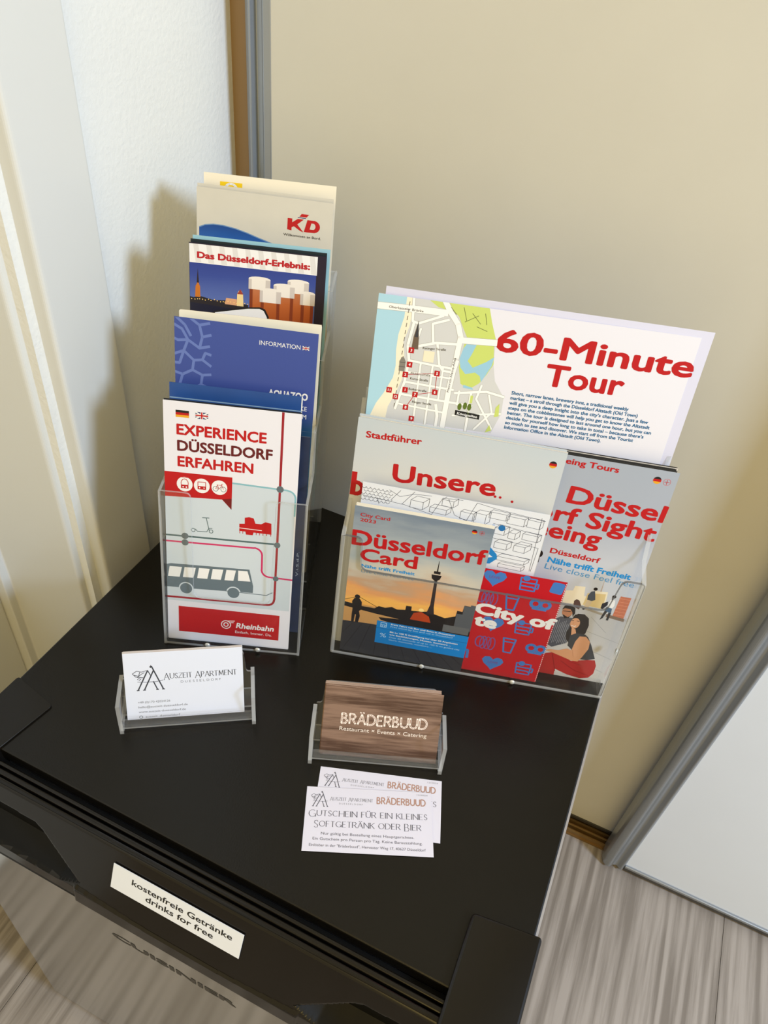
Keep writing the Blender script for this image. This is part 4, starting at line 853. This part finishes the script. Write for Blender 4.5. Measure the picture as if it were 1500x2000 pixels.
# ================================================================== card holders and cards
def card_holder(fr, label, bv, bm):
    o = empty('card_holder', fr.mw()); tag(o, label, 'card holder')
    pr = [(0.0, 0.0), (0.003, 0.0285), (0.028, 0.0285), (0.0350, 0.0400), (0.0380, 0.0400), (0.0300, 0.0)]
    pr = [(0.0, 0.0), (0.0025, 0.0), (0.0060, 0.0040), (0.0400, 0.0040), (0.0420, 0.0), (0.0440, 0.0), (0.0300, 0.0285), (0.003, 0.0285)]
    for u in (0.0, 0.0920): MB().prism(pr, u, u + 0.0027, lambda a, b, h: (h, a, b), 0, 1).build('side_leg', [ACR, ACE], o)
    MB().prism(rect(0.002, 0.003, 0.0927, 0.030), 0.0015, 0.0032, lambda a, b, h: (a, b, h), 0, 1).build('tray', [ACR, ACE], o)
    MB().prism(rounded(rect(0.0032, 0.0027, 0.0050, 0.0115), 0.0006, 2), 0.002, 0.0927, lambda a, b, h: (h, a, b), 0, 0).build('front_lip', [ACL], o)
    L = 0.046; s_ = math.hypot(1, bm); ev, ez = bm / s_, 1 / s_
    out = rounded([(0.002, 0.0), (0.0927, 0.0), (0.0927, 0.029), (0.0890, 0.029), (0.0870, L), (0.0077, L), (0.0057, 0.029), (0.002, 0.029)], [0, 0, .001, .002, .003, .003, .002, .001], 3)
    MB().prism(out, 0.0, 0.002, lambda a, b, h: (a, bv + b * ev + h * ez, 0.0032 + b * ez - h * ev), 0, 1).build('back_rest', [ACR, ACE], o)
    return o
card_holder(CH1, 'small clear card holder with white business cards, front left on the fridge top', 0.0128, 0.48)
card_holder(CH2, 'small clear card holder with wood pattern cards, in the middle of the fridge top', 0.0165, 0.62)

INKB = ink((58, 62, 74))
C1 = (0.007, 0.48, 0)
mw, k = sheet_frame(CH1, *C1, 0)
r = empty('business_card', mw); tag(r, 'foremost white business card with drawn A logo in the left card holder', 'business card')
sheet(r, 'card', 4.6, 4.0, 86.6, 56.3, 0.0004, mat('bright_card', (212, 218, 236), 0.5, 0, 0.3), k, 0, mat('card_edge', (222, 208, 198), 0.6))
def alogo(P, a, b, s_, m, ly=2):
    def q(x_, y_): return (a + x_ * s_, b + y_ * s_)
    for p0, p1, w_ in ((q(0, 0), q(7.2, 15), .9), (q(4.2, 0), q(11.2, 15), .9), (q(17, 0), q(10, 18), .9), (q(13, 0), q(10.6, 6.3), .8), (q(7.2, 15), q(9, 11), .6), (q(11.2, 15), q(9.4, 19), .4)):
        P.line([p0, p1], w_ * s_, m, ly)
    P.line([q(0, 6.6), q(6, 6.1), q(12, 6), q(17, 7)], .35 * s_, m, ly)
    for x_ in (0, 4.2, 13, 17): P.line([q(x_ - .8, 0), q(x_ + .8, 0)], .7 * s_, m, ly)
    P.poly(circ(*q(9.4, 17.6), .8 * s_, 8), m, ly)
    for pts in ([(-3, 13), (0, 15), (3, 14), (6.5, 15)], [(-2, 12), (1, 11), (2, 14)], [(0, 10), (3, 12.5), (5, 13.5)], [(-3, 13), (-1, 10.5), (1.5, 10)], [(0, 8.4), (2, 10), (4, 9.6)], [(1, 7.6), (2.6, 9)]):
        P.line([q(*p) for p in pts], .4 * s_, m, ly)
P_ = Print(); alogo(P_, 13.4, 27.0, 1.02, INKB); P_.line([(14.4, 5.4), (14.5, 5.4)], .2, GREY, 2).ring(14.0, 5.6, 1.1, .4, GREY, 2, 12); P_.build('logo', r, k)
stroke_text(r, 'company_name', 'AUSZEIT APARTMENT', 31.6, 35.0, 50.4, 3.9, INKB, .13, .05, True, k, 0, 2, .2, (0, 8))
stroke_text(r, 'company_town', 'DUESSELDORF', 43.0, 31.2, 27.8, 1.5, ink((110, 114, 124)), .16, .1, False, k, 0, 2, .7)
for b, s_, wd in ((16.6, '+49 (0)170 42024126', 22.2), (12.8, 'hello@auszeit-duesseldorf.de', 34.1), (9.0, 'www.auszeit-duesseldorf.de', 32.7), (4.9, 'auszeit_duesseldorf', 24)):
    text(r, 'contact_line', s_, 12.6 if b > 5 else 17, b, ink((104, 108, 118)), wd, 1.6, 0.0, 2, k)
src = r
def card_stack(fr, C, n, a0, b0, a1, b1, m, e, label, group, jit=.35, step=0.00045):
    mw, k = sheet_frame(fr, *C, 0)
    proto = None
    for i in range(n):
        mw, k = sheet_frame(fr, *C, 0); mw = mw @ Matrix.Translation((0, 0, -step * (i + 1)))
        if proto is None:
            proto = empty('business_card', mw); c0 = sheet(proto, 'card', a0, b0, a1, b1, 0.0004, m, 1.0, 0, e); t = proto
        else:
            t = proto.copy(); COL.objects.link(t); c = c0.copy(); COL.objects.link(c); c.parent = t
        t.matrix_world = mw @ Matrix.Translation((random.uniform(-jit, jit) / 1000, random.uniform(-jit * .3, jit * .3) / 1000, 0))
        tag(t, label, 'business card', group)
card_stack(CH1, C1, 7, 4.4, 4.0, 86.4, 56.2, mat('bright_card', (0, 0, 0)), MATS['card_edge'], 'white business card stacked behind the foremost one in the left holder', 'white business cards behind the first')

C2 = (0.0075, 0.62, -0.4)
CW = wood('printed_brown_wood', (78, 56, 46), (132, 106, 92), (28, 420, 60), 0.45, 0.0, 4.0, False)
mw, k = sheet_frame(CH2, *C2, 0)
r = empty('business_card', mw); tag(r, 'brown wood pattern business card with white lettering in the middle holder', 'business card')
sheet(r, 'card', 7.6, 0.9, 90.6, 53.2, 0.0004, CW, k, 0, mat('pink_card_edge', (216, 190, 172), 0.6))
stroke_text(r, 'company_name', 'BRÄDERBUUD', 20.8, 25.6, 60.2, 7.4, ink((232, 222, 216)), .17, .1, False, k, 0.015, 2, .25, m2=ink((150, 112, 92)))
text(r, 'company_line', 'Restaurant × Events × Catering', 19.8, 20.2, ink((228, 218, 210)), 62, 2.9, 0.0, 3, k)
card_stack(CH2, C2, 12, 7.2, 1.2, 89.0, 54.0, CW, MATS['pink_card_edge'], 'wood pattern business card stacked behind the foremost one in the middle holder', 'wood pattern business cards behind the first', .3)

# ---- vouchers lying on the top
def voucher(x_, y_, yaw, z_, label):
    a = math.radians(yaw)
    return tag(empty('drink_voucher', mat4(Vector((x_, y_, Z0 + z_)), Vector((math.cos(a), math.sin(a), 0)), Vector((-math.sin(a), math.cos(a), 0)), Vector((0, 0, 1)))), label, 'voucher')
yaw = math.degrees(0.414063); c_, s__ = math.cos(0.414063), math.sin(0.414063); VO = Vector((0.279739 - c_ * 0.0425 + s__ * 0.022, 0.069781 - s__ * 0.0425 - c_ * 0.022, 0))
VP = mat('voucher_paper', (214, 212, 226), 0.6, 0, 0.3); VI = ink((84, 84, 96)); VB = ink((172, 134, 120))
def voucher_print(r, full=True):
    sheet(r, 'paper', 0, 0, 85.6, 44, 0.00015, VP)
    P_ = Print(); alogo(P_, 4.9, 30.2, .58, VI); P_.build('logo', r)
    stroke_text(r, 'company_name', 'AUSZEIT APARTMENT', 16.2, 35.0, 29.2, 2.1, ink((120, 120, 132)), .15, .07, True, 1, .0, 2, .2, (0, 8))
    stroke_text(r, 'company_town', 'DUESSELDORF', 22.5, 32.4, 16, .9, ink((150, 150, 160)), .2, .15, False, 1, .0, 2, .7)
    stroke_text(r, 'restaurant_name', 'BRÄDERBUUD', 48.2, 34.2, 33, 4.4, VB, .17, .1, False, 1, 0, 2, .25)
    text(r, 'voucher_number', '12/2024', 75.6, 41.4, ink((140, 140, 150)), 7.4, 1.0, 0, 2)
    stroke_text(r, 'voucher_title', 'GUTSCHEIN FÜR EIN KLEINES', 2.8, 23.6, 79.4, 3.7, VI, .14, .05, True, 1, .012, 2, .22, (0,))
    stroke_text(r, 'voucher_title', 'SOFTGETRÄNK ODER BIER', 6.8, 16.5, 71, 3.7, VI, .14, .05, True, 1, .008, 2, .22, (0, 17))
    for b, a_, wd, s_ in ((11.2, 11.7, 61.4, 'Nur gültig bei Bestellung eines Hauptgerichtes.'), (7.6, 6.5, 72, 'Ein Gutschein pro Person pro Tag. Keine Barauszahlung.'), (3.4, 4.5, 76, 'Einlösbar in der "Bräderbuud", Hervester Weg 17, 40627 Düsseldorf')):
        text(r, 'voucher_terms', s_, a_, b, VI, wd, 1.7, 0, 2)
v1 = voucher(VO.x, VO.y, yaw, 0.00075, 'front white paper voucher with dark serif lettering, lying on top'); voucher_print(v1)
bx = VO + Vector((c_ * 0.0050 - s__ * 0.0158, s__ * 0.0050 + c_ * 0.0158, 0))
v2 = voucher(bx.x, bx.y, yaw - 4.2, 0.0002, 'rear white paper voucher partly covered by the front one'); voucher_print(v2)

# ---- door lettering and label strip
ft = empty('door_lettering', mat4(Vector((0, YF - 0.0001, T)), Vector((1, 0, 0)), Vector((0, 0, 1)), Vector((0, -1, 0))), dr)
text(ft, 'brand_lettering', 'CUISINIER', 139, -106.8, ink((58, 56, 54)), 102, 9.2, 0.03, 1)
upv = Vector((0, 0.40, 1)).normalized()
lb = empty('label_strip', mat4(Vector((0, -0.0175 - 0.0003, T)), Vector((1, 0, 0)), upv, Vector((1, 0, 0)).cross(upv)), dr)
lb['label'] = 'white label strip with black lettering'
sheet(lb, 'label_paper', 145.5, -32.0, 241.5, -11.5, 0.0003, mat('label_white', (226, 232, 246), 0.4), 1.0, 0.0008)
ly = 60
text(lb, 'label_lettering', 'kostenfreie Getränke', 160.5, -21.0, BLACK, 74, 4.6, 0.012, ly); text(lb, 'label_lettering', 'drinks for free', 172, -28.0, BLACK, 50, 4.6, 0.012, ly)
